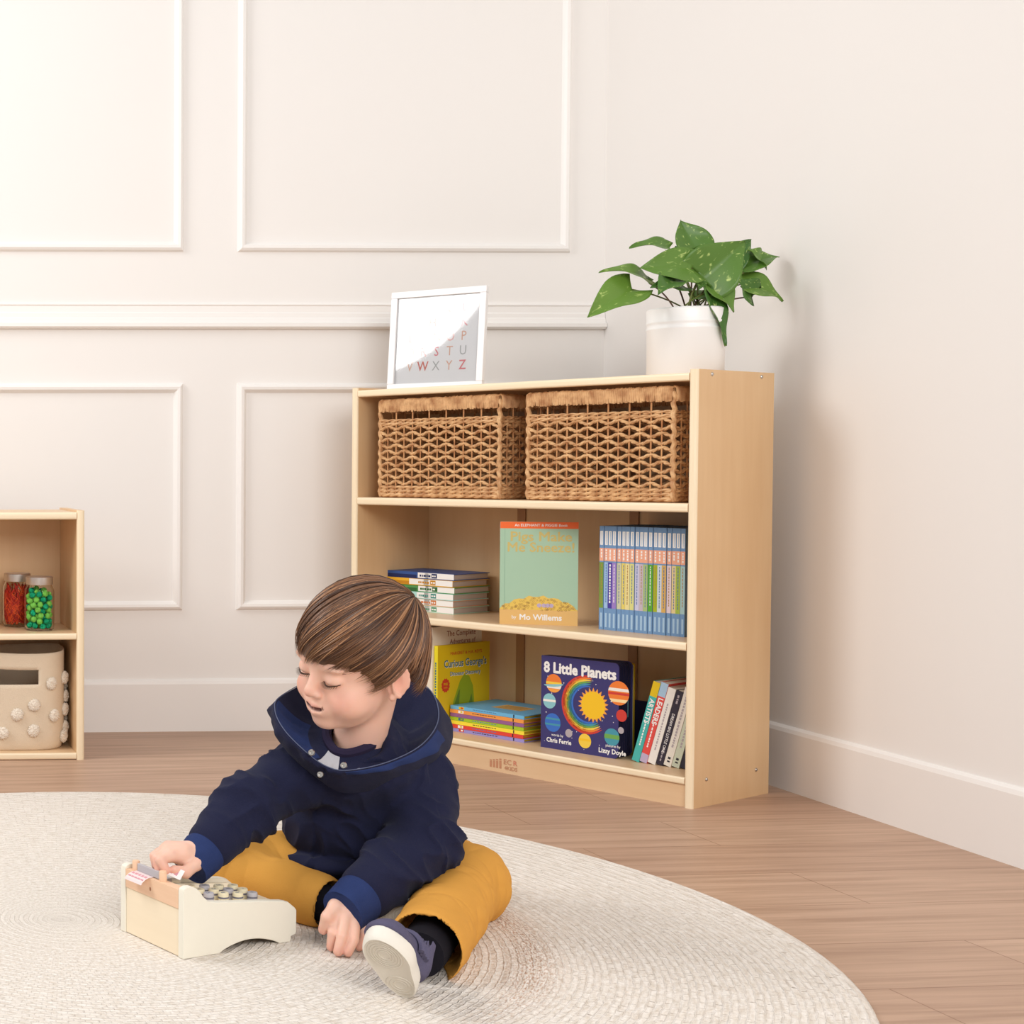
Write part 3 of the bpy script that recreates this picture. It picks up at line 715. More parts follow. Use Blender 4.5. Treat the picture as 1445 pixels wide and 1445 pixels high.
LV = [   # stem end, leaf tip (metres from the pot foot), facing, width, arch, seed
 ((-0.1297, -0.03, 0.185), (-0.2448, -0.07, 0.1223), (-0.2, -0.85, 0.6), 0.075, 0.12, 11),
 ((-0.0784, 0.0, 0.2005), (-0.2031, -0.03, 0.2215), (-0.1, -0.6, 0.8), 0.050, 0.25, 3),
 ((-0.0261, 0.02, 0.2796), (-0.114, 0.02, 0.2813), (0.1, -0.6, 0.9), 0.045, 0.20, 4),
 ((-0.0162, 0.03, 0.2717), (0.0148, 0.0, 0.2339), (0.3, -0.8, 0.5), 0.050, 0.20, 5),
 ((-0.0079, -0.04, 0.2289), (-0.1215, -0.04, 0.2291), (0, -0.95, 0.45), 0.078, 0.10, 6),
 ((0.0347, 0.03, 0.2778), (0.0118, 0.05, 0.3456), (0, -0.98, 0.2), 0.075, -0.05, 7),
 ((0.0129, -0.03, 0.2043), (0.105, -0.04, 0.2859), (0.1, -0.97, 0.25), 0.105, 0.08, 8),
 ((-0.0506, -0.05, 0.2021), (-0.1067, -0.09, 0.1662), (-0.1, -0.7, 0.7), 0.050, 0.20, 9),
 ((-0.0301, -0.04, 0.1927), (-0.1118, -0.07, 0.1849), (0.1, -0.9, 0.6), 0.042, 0.20, 10),
 ((0.0359, -0.03, 0.1937), (0.0717, -0.06, 0.133), (0.3, -0.9, 0.4), 0.062, 0.15, 12),
 ((0.0223, -0.05, 0.1763), (0.0491, -0.07, 0.0601), (0.5, -0.85, 0.1), 0.050, 0.08, 13),
 ((0.192, 0.05, 0.2492), (0.1532, 0.04, 0.2789), (0.3, -0.7, 0.6), 0.050, 0.20, 14),
 ((0.1614, 0.03, 0.1758), (0.1213, 0.02, 0.2101), (0.3, -0.9, 0.2), 0.060, 0.10, 15),
 ((0.0005, -0.02, 0.1615), (0.0345, -0.05, 0.1673), (0, -0.6, 0.8), 0.050, 0.20, 16),
 ((0.002, -0.045, 0.2011), (-0.0096, -0.07, 0.1801), (0, -0.9, 0.3), 0.030, 0.20, 17),
 ((0.147, 0.05, 0.24), (0.2365, 0.06, 0.2659), (0.2, -0.6, 0.8), 0.060, 0.20, 18),
 ((0.1449, 0.04, 0.2047), (0.2398, 0.05, 0.1669), (0.3, -0.8, 0.5), 0.060, 0.20, 19),
 ((0.1175, 0.07, 0.2395), (0.1848, 0.08, 0.3063), (0.1, -0.7, 0.7), 0.060, 0.20, 20),
]
rr = random.Random(2)
for k, (bp_, tp_, nr, wd, cu, sd) in enumerate(LV):
    add_leaf(bp_, tp_, nr, wd, cu, .28, .003, sd, (rr.uniform(-.045,.045), rr.uniform(-.05,.03)))

# ------------------------------------------------------------------ shelf at the left
SX, SY, SH, SD_ = .5158, 3.7631, .609, .27
ls = thing('cubby_shelf', (SX, SY, 0), WYAW, 'low birch cubby shelf at the left edge holding jars and a fabric bin', 'shelf')
SWd = .92
upright(MB(), -.019, 0, 0, SD_, 0, SH, BIRCHV, EDGEV).build('side_panel', ls)
upright(MB(), -SWd, -SWd+.019, 0, SD_, 0, SH, BIRCHV, EDGEV).build('side_panel', ls)
board(MB(), -SWd+.0193, -.0193, SH-.022, SH-.0045, .002, SD_-.002, BIRCH, EDGE).build('top_board', ls)
board(MB(), -SWd+.0193, -.0193, .294, .3095, .002, SD_-.014, BIRCH, EDGE).build('shelf_board', ls)
board(MB(), -SWd+.0193, -.0193, .001, .017, .002, SD_-.014, BIRCH, EDGE).build('bottom_board', ls)
MB().box((-SWd+.0193, SD_-.0125, .002), (-.0193, SD_-.0045, SH-.0225), BIRCHV).build('back_panel', ls, smooth=False)

GLS = bpy.data.materials.new('jar_glass'); GLS.use_nodes = True
b_ = GLS.node_tree.nodes['Principled BSDF']; b_.inputs['Transmission Weight'].default_value = 1; b_.inputs['Roughness'].default_value = .02; b_.inputs['IOR'].default_value = 1.12
b_.inputs['Base Color'].default_value = (.97,.99,.98,1)
LID = mat('brushed_lid', rgb(206,198,192), .35, .5, metal=.9)
def jar(x, y, r, hh, label):
    t = thing('glass_jar', (x, y, .3097), 0, label, 'jar')
    out = [(0,0),(r*.86,0),(r*.97,.006),(r,.014),(r,hh*.70),(r*.97,hh*.76),(r*.84,hh*.83),(r*.82,hh*.86),(r*.82,hh*.96)]
    inn = [(a-.0022 if a > .0022 else 0, z_+.003 if k < 3 else z_) for k, (a, z_) in enumerate(out)]
    MB().lathe(out+inn[::-1], GLS, n=40, cap=False).build('glass_body', t, ang=60)
    MB().lathe([(0,hh),(r*.86,hh),(r*.9,hh-.0015),(r*.9,hh*.86),(r*.895,hh*.855),(r*.88,hh*.855),(r*.88,hh-.003),(0,hh-.003)], LID, n=40).build('lid', t)
    return t
def S(x, y, z): return (SX+x*math.cos(WYAW)-y*math.sin(WYAW), SY+x*math.sin(WYAW)+y*math.cos(WYAW), z)
GX, GY = S(-.0985, .086, 0)[:2]; GR, GH = .0375, .1335
jar(GX, GY, GR, GH, 'clear glass jar with a silver lid full of green balls on the low shelf')
RX, RYj = S(-.141, .180, 0)[:2]; RR_, RH = .0375, .1355
jar(RX, RYj, RR_, RH, 'clear glass jar with a silver lid full of red strands on the low shelf')
pomL, pomT = mat('pompom_light_green', rgb(128,202,84), .85, .1, bump=.6, bscale=500), mat('pompom_teal_green', rgb(22,160,112), .85, .1, bump=.6, bscale=500)
rr = random.Random(11); pts = []
tries = 0; pr_ = .0075; top = .104
zl = .0035+pr_
while zl < top:
    for att in range(1500):
        a = rr.uniform(0, 2*PI); rad = (GR-.0028-pr_-.0004)*math.sqrt(rr.uniform(0,1)); z = zl + rr.uniform(-.002,.002)
        z = max(z, .0038+pr_)
        p = (rad*math.cos(a), rad*math.sin(a), z)
        if z > GH*.72: 
            if rad > GR*.8-pr_-.003: continue
        if all((p[0]-q[0])**2+(p[1]-q[1])**2+(p[2]-q[2])**2 > (2*pr_*.97)**2 for q in pts): pts.append(p)
    zl += .0036
protoP = {}
for k, p in enumerate(pts):
    light = rr.random() < .55; key = light
    if key not in protoP:
        me_o = MB().ball((0,0,0), pr_, pomL if light else pomT, 14, 10).build('pompom_ball')
        protoP[key] = me_o; o = me_o
    else:
        o = protoP[key].copy(); COL.objects.link(o)
    o.location = (GX+p[0], GY+p[1], .3097+p[2])
    if light: tag(o, 'small light green pompom ball inside the glass jar on the low shelf', 'pompom', 'light green pompom balls in the jar')
    else: tag(o, 'small teal green pompom ball inside the glass jar on the low shelf', 'pompom', 'teal green pompom balls in the jar')
redS = [mat('red_strand', rgb(212,46,22), .6), mat('orange_strand', rgb(240,92,36), .6), mat('dark_red_strand', rgb(170,26,20), .6)]
sb = MB(); rr = random.Random(4)
for k in range(300):
    P_ = []; Ri = RR_-.0042; a = rr.uniform(0, 2*PI); a2 = a + rr.choice((-1,1))*rr.uniform(.5, 2.6); z0, z1 = rr.uniform(.006, .05), rr.uniform(.05, .112)
    for q in range(9):
        t_ = q/8; aa = a+(a2-a)*t_; ra = Ri*(.72+.28*abs(math.cos(PI*(t_-.5)*rr.uniform(.6,.9)))) * (1 if rr.random() < .9 else .9)
        z_ = z0+(z1-z0)*t_; lim = Ri if z_ < .09 else Ri*.8
        P_.append((min(ra,lim)*math.cos(aa), min(ra,lim)*math.sin(aa), z_))
    sb.tube(P_, .0011, redS[k % 3], 5)
o = sb.build('strand_tangle'); o.location = (RX, RYj, .3097)
tag(o, 'tangle of thin red and orange craft strands inside the left glass jar', 'craft strands', kind='stuff')

# fabric bin
CANV = mat('natural_canvas', rgb(226,207,182), .9, .1, bump=.5, bscale=400, var=.04, vscale=30); TUFT = mat('cream_wool_tuft', rgb(240,228,212), .95, .1, bump=.8, bscale=300)
bn = thing('storage_bin', S(-.158, .137, .0173), WYAW, 'beige fabric bin with fluffy tufts on the lower level of the cubby shelf', 'storage bin')
hw, hd, hb = .125, .104, .243
def sup(a, w, d, e=3.2):
    c, s_ = math.cos(a), math.sin(a); k = (abs(c)**e+abs(s_)**e)**(-1/e); return (w*k*c, d*k*s_)
def bin_body():
    b = MB(); n = 96; NZ = 24; v = []; f = []; keep = []
    zs = [0,.004]+[.004+(hb-.004)*i/NZ for i in range(1, NZ+1)]
    def ring(off, z):
        sc = .93+.07*min(1, z/.03)**.5
        return [(sup(2*PI*i/n, (hw-off)*sc, (hd-off)*sc)[0], sup(2*PI*i/n, (hw-off)*sc, (hd-off)*sc)[1], z + (.004*math.sin(4*PI*i/n+1) if z > .2 else 0)) for i in range(n)]
    for z in zs: v += ring(0, z)
    hole = set()
    for q in range(len(zs)-1):
        for i in range(n):
            j = (i+1) % n
            zc = (zs[q]+zs[q+1])/2; xc = (v[q*n+i][0]+v[q*n+j][0])/2; yc = v[q*n+i][1]
            if yc < -.07 and abs(xc-.0) < .052 and .168 < zc < .202: hole.add((q, i)); continue
            f.append((q*n+i, q*n+j, (q+1)*n+j, (q+1)*n+i))
    f.append(tuple(range(n))[::-1])
    o = b.add(v, f, CANV).build('fabric_body', bn, ang=60)
    s = o.modifiers.new('s', 'SOLIDIFY'); s.thickness = .0035; s.offset = -1
    return o
bin_body()
def tuft(px, pz, a=None, r=.0165):
    rr = random.Random(int(px*1000+pz*7000)); b = MB()
    b.ball((0,0,0), r*.86, TUFT, 20, 12, (1,.42,1))
    for k in range(240):                       # cut wool ends standing out from the middle
        d = Vector((rr.gauss(0,1), rr.gauss(0,.6), rr.gauss(0,1))).normalized(); L_ = r*rr.uniform(.86,1.06)
        e_ = Vector((d.x*L_, d.y*L_*.50, d.z*L_)); b.tube([e_*.55, e_*.85+Vector((rr.uniform(-1,1),0,rr.uniform(-1,1)))*.0008, e_], [.0016,.0014,.0006], TUFT, 4)
    o = b.build('tuft', bn, ang=180)
    # find place on the superellipse by angle
    x, y = sup(px, hw, hd); nx, ny = x/hw**2, y/hd**2; L = math.hypot(nx, ny)
    o.location = (x+nx/L*.004, y+ny/L*.004, pz); o.rotation_euler = (0, 0, math.atan2(nx, -ny))
fr2 = -PI/2
for a_, z_ in ((fr2-.30,.045),(fr2-.02,.09),(fr2-.62,.10),(fr2+.30,.113),(fr2+.29,.050),(fr2+.62,.165),(fr2+.68,.085),(-.55,.175),(-.35,.125),(-.50,.095),(-.45,.05),(-.6,.03),(fr2-.85,.16),(fr2-.95,.05),(-.1,.15),(-.1,.07)):
    tuft(a_, z_)
# ------------------------------------------------------------------ rug
RCX, RCY, RRAD, RTH = .429, 2.396, .959, .010
def rug_mat():
    m = bpy.data.materials.new('braided_wool'); m.use_nodes = True
    nt = m.node_tree; n = nt.nodes; l = nt.links; b = n['Principled BSDF']; b.inputs['Roughness'].default_value = .95; b.inputs['Specular IOR Level'].default_value = .1
    uv = n.new('ShaderNodeUVMap'); uv.uv_map = 'braid'
    br = n.new('ShaderNodeTexBrick'); br.offset = .5; br.inputs['Scale'].default_value = 1; br.inputs['Brick Width'].default_value = .020; br.inputs['Row Height'].default_value = .0085
    br.inputs['Mortar Size'].default_value = .0016; br.inputs['Mortar Smooth'].default_value = 1.0
    br.inputs['Color1'].default_value = (1,1,1,1); br.inputs['Color2'].default_value = (.55,.55,.55,1); br.inputs['Mortar'].default_value = (0,0,0,1)
    nz = n.new('ShaderNodeTexNoise'); nz.inputs['Scale'].default_value = 60; nz.inputs['Detail'].default_value = 3
    tc = n.new('ShaderNodeTexCoord'); l.new(tc.outputs['Object'], nz.inputs['Vector'])
    ds = n.new('ShaderNodeVectorMath'); ds.operation = 'MULTIPLY_ADD'; ds.inputs[1].default_value = (.012,.006,0); l.new(nz.outputs['Color'], ds.inputs[0]); l.new(uv.outputs[0], ds.inputs[2])
    l.new(ds.outputs[0], br.inputs['Vector'])
    # rounder ridge per coil
    sx = n.new('ShaderNodeSeparateXYZ'); l.new(uv.outputs[0], sx.inputs[0])
    w1 = n.new('ShaderNodeMath'); w1.operation = 'MULTIPLY'; w1.inputs[1].default_value = 2*PI/.017; l.new(sx.outputs['Y'], w1.inputs[0])
    w2 = n.new('ShaderNodeMath'); w2.operation = 'SINE'; l.new(w1.outputs[0], w2.inputs[0])
    n2 = n.new('ShaderNodeTexNoise'); n2.inputs['Scale'].default_value = 170; n2.inputs['Detail'].default_value = 3; l.new(tc.outputs['Object'], n2.inputs['Vector'])
    h1 = n.new('ShaderNodeMath'); h1.operation = 'MULTIPLY_ADD'; h1.inputs[1].default_value = .35; l.new(w2.outputs[0], h1.inputs[0]); l.new(br.outputs['Color'], h1.inputs[2])
    h2 = n.new('ShaderNodeMath'); h2.operation = 'MULTIPLY_ADD'; h2.inputs[1].default_value = 1.6; l.new(n2.outputs['Fac'], h2.inputs[0]); l.new(h1.outputs[0], h2.inputs[2])
    bp = n.new('ShaderNodeBump'); bp.inputs['Strength'].default_value = .6; bp.inputs['Distance'].default_value = .0032; l.new(h2.outputs[0], bp.inputs['Height']); l.new(bp.outputs['Normal'], b.inputs['Normal'])
    n3 = n.new('ShaderNodeTexNoise'); n3.inputs['Scale'].default_value = 45; n3.inputs['Detail'].default_value = 4
    mp = n.new('ShaderNodeMapping'); mp.inputs['Scale'].default_value = (1,4,1); l.new(uv.outputs[0], mp.inputs['Vector']); l.new(mp.outputs[0], n3.inputs['Vector'])
    cr = n.new('ShaderNodeValToRGB'); e = cr.color_ramp.elements
    e[0].position = .3; e[0].color = rgb(220,208,194); e[1].position = .62; e[1].color = rgb(239,231,222)
    l.new(n3.outputs['Fac'], cr.inputs['Fac'])
    # brownish yarn worked into a few coils
    at = n.new('ShaderNodeAttribute'); at.attribute_name = 'tint'
    n4 = n.new('ShaderNodeTexNoise'); n4.inputs['Scale'].default_value = 110; l.new(mp.outputs[0], n4.inputs['Vector'])
    tm = n.new('ShaderNodeMath'); tm.operation = 'MULTIPLY'; l.new(at.outputs['Fac'], tm.inputs[0])
    sm = n.new('ShaderNodeMapRange'); sm.inputs['From Min'].default_value = .45; sm.inputs['From Max'].default_value = .65; l.new(n4.outputs['Fac'], sm.inputs['Value']); l.new(sm.outputs[0], tm.inputs[1])
    mx = n.new('ShaderNodeMix'); mx.data_type = 'RGBA'; mx.inputs['B'].default_value = rgb(182,142,116); l.new(tm.outputs[0], mx.inputs['Factor']); l.new(cr.outputs['Color'], mx.inputs['A'])
    l.new(mx.outputs['Result'], b.inputs['Base Color'])
    return m
def make_rug():
    NR, NA = 90, 240; v = []; f = []; uvs = []; tint = []
    for i in range(NR+1):
        r = RRAD*(i/NR); ox = -.14*(1-r/RRAD)          # the coil starts a little left of the rug's middle
        for j in range(NA):
            a = 2*PI*j/NA
            v.append((ox+r*math.cos(a), r*math.sin(a), RTH if i < NR else RTH*.55))
            uvs.append((a*.6, r))
            tint.append(max(0, 1-abs(r-.60)/.045)*max(0, min(1, math.cos(a)*3-1.6)))
    for i in range(NR):
        for j in range(NA):
            k = (j+1) % NA; f.append((i*NA+j, i*NA+k, (i+1)*NA+k, (i+1)*NA+j))
    o0 = len(v)
    for j in range(NA):
        a = 2*PI*j/NA; v.append(((RRAD+.002)*math.cos(a), (RRAD+.002)*math.sin(a), .0003)); uvs.append((a*RRAD, RRAD+.008)); tint.append(0)
    for j in range(NA):
        k = (j+1) % NA; f.append((NR*NA+j, NR*NA+k, o0+k, o0+j))
    f.append(tuple(o0+j for j in range(NA))[::-1])
    me = bpy.data.meshes.new('rug'); me.from_pydata(v, [], f); me.materials.append(rug_mat())
    ul = me.uv_layers.new(name='braid'); idx = np.zeros(len(me.loops), dtype=np.int32); me.loops.foreach_get('vertex_index', idx)
    U = np.array(uvs, dtype=np.float32)[idx]
    st_ = np.zeros(len(me.polygons), dtype=np.int32); me.polygons.foreach_get('loop_start', st_)
    for p_ in range(NR*NA+NA):           # close the coil where the angle wraps round
        if p_ % NA == NA-1:
            for q_ in (1, 2): U[st_[p_]+q_, 0] = 2*PI*.6
    ul.data.foreach_set('uv', U.ravel())
    at = me.attributes.new('tint', 'FLOAT', 'POINT'); at.data.foreach_set('value', np.array(tint, dtype=np.float32))
    me.polygons.foreach_set('use_smooth', [True]*len(me.polygons)); me.update()
    o = bpy.data.objects.new('rug', me); COL.objects.link(o); o.location = (RCX, RCY, 0)
    return tag(o, 'large round cream braided wool rug lying on the wood floor', 'rug')
make_rug()

# ------------------------------------------------------------------ wooden toy cash register
# local frame: origin at the near bottom corner; +x along the white side panel towards the child, +y along the wooden back
KX, KY = .4425, 2.196
kax = math.radians(25.2)                       # heading of the white side panel
CREAM = mat('cream_painted_wood', rgb(238,232,216), .5, .3, var=.015, vscale=60)
PINE = wood_mat('pine', rgb(243,224,194), rgb(250,234,206), 'Y', .5, 10, 6, .4, 0)
BEECH = wood_mat('beech', rgb(234,190,154), rgb(243,206,174), 'Y', .5, 14, 8, .5, 0)
GREYP = mat('grey_paint', rgb(186,182,186), .5); KEYW = mat('key_yellow_wood', rgb(236,224,190), .5); KNOT = mat('knot', rgb(168,112,78), .6)
kr = thing('toy_cash_register', (KX, KY, RTH), kax, 'cream and pine wooden toy cash register on the rug before the boy', 'toy')
LN, DP = .206, .157
def side_pts():
    p = [(0,.0), (.004,0), (.055,0)]
    p += [(.055+.095*i/12, .0135*math.sin(PI*i/12)**.8) for i in range(1, 12)]
    p += [(.15,0), (.166,.0), (.168,.003), (.168,.008), (.1755,.010), (.1765,.014), (.1765,.046), (.174,.050), (.163,.060), (.155,.0625), (.13,.066)]
    p += [(.045,.0765), (.038,.079), (.031,.086), (.026,.094), (.02,.1), (.013,.1035), (.006,.1035), (.001,.101), (0,.097)]
    return [(x*1.165, z) for x, z in p]
for y0, y1 in ((0,.0125), (DP-.0125, DP)):
    MB().prism(side_pts(), y0, y1, CREAM, 'Y').build('side_panel', kr, bevel=.0016)
MB().box((.002,.0128,.001),(.014,DP-.0128,.0695),PINE).build('back_panel', kr, bevel=.0006)
bm_ = MB().box((.0005,.0128,.0702),(.0165,DP-.0128,.0975),BEECH)
for y_, z_, r_ in ((.128,.088,.0026),(.081,.082,.003)):
    bm_.flat([(.0004, y_+r_*.7*math.cos(2*PI*i/10), z_+r_*math.sin(2*PI*i/10)) for i in range(10)], KNOT)
bm_.build('top_rail', kr, smooth=False)
MB().add([(.018,.0128,.0725),(.018,DP-.0128,.0725),(.188,DP-.0128,.0545),(.188,.0128,.0545),(.018,.0128,.0665),(.018,DP-.0128,.0665),(.188,DP-.0128,.0485),(.188,.0128,.0485)],
         [(0,1,2,3),(7,6,5,4),(0,4,5,1),(1,5,6,2),(2,6,7,3),(3,7,4,0)], PINE).build('key_deck', kr, smooth=False)
fm_ = MB().box((.188,.0128,.008),(.199,DP-.0128,.05),PINE); fm_.build('drawer_front', kr, bevel=.001)
inkd = C('ink_dark',120,118,130)
for r_ in range(3):
    for c_ in range(4):
        x = .066+.0265*c_; y = .028+.0225*r_; zt = .0725-.018*(x-.018)/.165
        k = MB().lathe([(0,0),(.0078,0),(.0078,.0135),(.0072,.0148),(0,.0148)], KEYW if (r_+c_) % 3 else GREYP, n=20)
        k.lathe([(.0079,.0066),(.0079,.0092)], inkd, n=20, cap=False)
        k.text('789+456-123=' [r_*4+c_], .010, (0,0,.0149), (0,-1,0), (-1,0,0), inkd, .02)
        o = k.build('key', kr); o.location = (x, y, zt)
k = MB().box((.030,.098,.0715),(.052,.112,.088),GREYP).build('price_tab', kr, bevel=.001)
MB().tube([(.026,.126,.083),(.080,.126,.076),(.086,.123,.075)], .0045, CREAM, 8).build('card_slot_rail', kr)
pk = MB()
for y_ in (.062, .130):
    o = MB().lathe([(0,0),(.0058,0),(.0058,.013),(.0048,.0148),(0,.0152)], BEECH, n=16).build('peg', kr); o.location = (.0095, y_, .0976)
MB().box((.007,.0685,.0985),(.012,.1235,.1095),GREYP).build('tear_bar', kr, bevel=.0006)
PINKP = C('receipt_pink',238,216,214); PINKI = C('receipt_print',216,150,160)
b = MB(); P_ = [(.0068,.0987),(-.002,.0985),(-.008,.0962),(-.0135,.0925),(-.0155,.0890)]
v = []; 
for x, z in P_: v += [(x,.082,z),(x,.124,z)]
b.add(v, [(2*i,2*i+1,2*i+3,2*i+2) for i in range(4)], PINKP)
for i in range(5):
    for j in range(2):
        y0 = .0845+.0078*i; x0 = -.001-.006*j; z0 = .0988-.0025*j
        b.flat([(x0,y0,z0),(x0,y0+.006,z0),(x0-.004,y0+.006,z0-.0012),(x0-.004,y0,z0-.0012)], PINKI)
o = b.build('paper_receipt', kr, smooth=False); s = o.modifiers.new('s','SOLIDIFY'); s.thickness = .0005
# ------------------------------------------------------------------ the boy: implicit surfaces meshed with surface nets
class Field:
    def __init__(s, lo, hi, res):
        s.lo = np.array(lo, float); s.res = res; s.n = np.ceil((np.array(hi)-s.lo)/res).astype(int)+1
        s.d = np.full(s.n, 1.0, np.float32); s.ax = [(s.lo[i]+res*np.arange(s.n[i])).astype(np.float32) for i in range(3)]
    def apply(s, fn, lo, hi, k, op):
        a = np.clip(np.floor((np.array(lo)-k-.012-s.lo)/s.res).astype(int), 0, s.n); b = np.clip(np.ceil((np.array(hi)+k+.012-s.lo)/s.res).astype(int)+1, 0, s.n)
        if np.any(b-a < 2): return s
        sl = tuple(slice(a[i], b[i]) for i in range(3))
        g = [s.ax[i][sl[i]].reshape([-1 if j == i else 1 for j in range(3)]) for i in range(3)]
        v = fn(*g); e = s.d[sl]
        if op == 'u':
            if k <= 0: s.d[sl] = np.minimum(e, v)
            else:
                h = np.clip(.5+.5*(v-e)/k, 0, 1); s.d[sl] = v*(1-h)+e*h-k*h*(1-h)
        else:
            v = -v; kk = max(k, 1e-5); h = np.clip(.5-.5*(v-e)/kk, 0, 1); s.d[sl] = v*(1-h)+e*h+kk*h*(1-h)
        return s
    def cap(s, a, b, ra, rb, k=.01, op='u'):
        a = np.array(a, float); b = np.array(b, float); ba = b-a; L = max(float(ba@ba), 1e-12); R = max(ra, rb)
        def fn(X, Y, Z):
            x, y, z = X-a[0], Y-a[1], Z-a[2]
            t = np.clip((x*ba[0]+y*ba[1]+z*ba[2])/L, 0, 1)
            return np.sqrt((x-t*ba[0])**2+(y-t*ba[1])**2+(z-t*ba[2])**2)-(ra+(rb-ra)*t)
        return s.apply(fn, np.minimum(a, b)-R, np.maximum(a, b)+R, k, op)
    def chain(s, pts, rs, k=.01):
        for i in range(len(pts)-1): s.cap(pts[i], pts[i+1], rs[i], rs[i+1], k)
        return s
    def ell(s, c, r, R=None, k=.01, op='u'):
        c = np.array(c, float); r = np.array(r, float); R = np.eye(3) if R is None else np.array(R)
        ext = np.sqrt(((R*r)**2).sum(1))
        def fn(X, Y, Z):
            x, y, z = X-c[0], Y-c[1], Z-c[2]; k0 = 0; k1 = 0
            for i in range(3):
                q = x*R[0,i]+y*R[1,i]+z*R[2,i]; k0 = k0+(q/r[i])**2; k1 = k1+(q/r[i]**2)**2
            k0 = np.sqrt(k0)+1e-9; k1 = np.sqrt(k1)+1e-9
            return k0*(k0-1)/k1
        return s.apply(fn, c-ext, c+ext, k, op)
    def plane(s, p, n, k=.004):
        """keep only the side the normal points away from"""
        p = np.array(p, float); n = np.array(n, float); n = n/np.linalg.norm(n)
        g = [s.ax[i].reshape([-1 if j == i else 1 for j in range(3)]) for i in range(3)]
        v = (g[0]-p[0])*n[0]+(g[1]-p[1])*n[1]+(g[2]-p[2])*n[2]
        s.d = np.maximum(s.d, v.astype(np.float32)); return s
    def mesh(s):
        F = s.d; S = F < 0; n0, n1, n2 = F.shape
        c = np.zeros((n0-1, n1-1, n2-1), np.uint8)
        for i in (0,1):
            for j in (0,1):
                for k in (0,1): c += S[i:n0-1+i, j:n1-1+j, k:n2-1+k]
        act = (c > 0) & (c < 8); I = np.argwhere(act); pos = np.zeros((len(I), 3)); cnt = np.zeros(len(I))
        cor = [(i,j,k) for i in (0,1) for j in (0,1) for k in (0,1)]
        for a in cor:
            for ax in range(3):
                if a[ax]: continue
                b = list(a); b[ax] = 1
                fa = F[I[:,0]+a[0], I[:,1]+a[1], I[:,2]+a[2]]; fb = F[I[:,0]+b[0], I[:,1]+b[1], I[:,2]+b[2]]
                m = (fa < 0) != (fb < 0); t = np.where(m, fa/np.where(m, fa-fb, 1), 0)
                p = np.tile(np.array(a, float), (len(I), 1)); p[:, ax] = t
                pos[m] += p[m]; cnt[m] += 1
        V = s.lo+(I+pos/cnt[:,None])*s.res
        vid = np.full(act.shape, -1, np.int32); vid[act] = np.arange(len(I))
        Q = []
        for ax in range(3):
            A_ = [slice(None)]*3; B_ = [slice(None)]*3; A_[ax] = slice(0, -1); B_[ax] = slice(1, None)
            df = S[tuple(A_)] != S[tuple(B_)]; E = np.argwhere(df); o = [q for q in range(3) if q != ax]
            ok = (E[:,o[0]] > 0) & (E[:,o[1]] > 0) & (E[:,o[0]] < F.shape[o[0]]-1) & (E[:,o[1]] < F.shape[o[1]]-1); E = E[ok]
            ins = S[E[:,0], E[:,1], E[:,2]]
            def cell(d0, d1):
                e = E.copy(); e[:,o[0]] += d0; e[:,o[1]] += d1; return vid[e[:,0], e[:,1], e[:,2]]
            q = np.stack([cell(-1,-1), cell(0,-1), cell(0,0), cell(-1,0)], 1)
            fl = ins if ax != 1 else ~ins
            q[~fl] = q[~fl][:, ::-1]; Q.append(q)
        Q = np.concatenate(Q); Q = Q[(Q >= 0).all(1)]
        return V, Q
def vnormals(V, Q):
    n = np.cross(V[Q[:,2]]-V[Q[:,0]], V[Q[:,3]]-V[Q[:,1]]); N = np.zeros_like(V)
    for i in range(4): np.add.at(N, Q[:,i], n)
    return N/np.maximum(np.linalg.norm(N, axis=1, keepdims=True), 1e-12)
def smooth_mesh(V, Q, it, f=.5):
    e = np.concatenate([Q[:,[0,1]], Q[:,[1,2]], Q[:,[2,3]], Q[:,[3,0]]])
    for _ in range(it):
        A_ = np.zeros_like(V); c = np.zeros(len(V))
        for i in range(3): A_[:,i] = np.bincount(e[:,0], V[e[:,1],i], len(V))+np.bincount(e[:,1], V[e[:,0],i], len(V))
        c = np.bincount(e[:,0], minlength=len(V))+np.bincount(e[:,1], minlength=len(V))
        V = V+f*(A_/np.maximum(c,1)[:,None]-V)
    return V
_lat = np.random.RandomState(5).rand(24,24,24)
def vnoise(P):
    i = np.floor(P).astype(int); f = P-i; f = f*f*(3-2*f); r = 0
    for a in (0,1):
        for b in (0,1):
            for c in (0,1):
                w = (f[:,0] if a else 1-f[:,0])*(f[:,1] if b else 1-f[:,1])*(f[:,2] if c else 1-f[:,2])
                r = r+w*_lat[(i[:,0]+a) % 24, (i[:,1]+b) % 24, (i[:,2]+c) % 24]
    return r
def mesh_obj(name, V, Q, m, parent, cols=None):
    me = bpy.data.meshes.new(name); me.vertices.add(len(V)); me.vertices.foreach_set('co', V.astype(np.float32).ravel())
    me.loops.add(len(Q)*4); me.loops.foreach_set('vertex_index', Q.astype(np.int32).ravel())
    me.polygons.add(len(Q)); me.polygons.foreach_set('loop_start', np.arange(0, len(Q)*4, 4, dtype=np.int32)); me.polygons.foreach_set('loop_total', np.full(len(Q), 4, np.int32))
    me.polygons.foreach_set('use_smooth', np.ones(len(Q), bool)); me.materials.append(m); me.update(calc_edges=True); me.validate()
    if cols is not None:
        a = me.attributes.new('tone', 'FLOAT_COLOR', 'POINT'); a.data.foreach_set('color', np.c_[cols, np.ones(len(V))].astype(np.float32).ravel())
    o = bpy.data.objects.new(name, me); COL.objects.link(o); o.parent = parent; return o
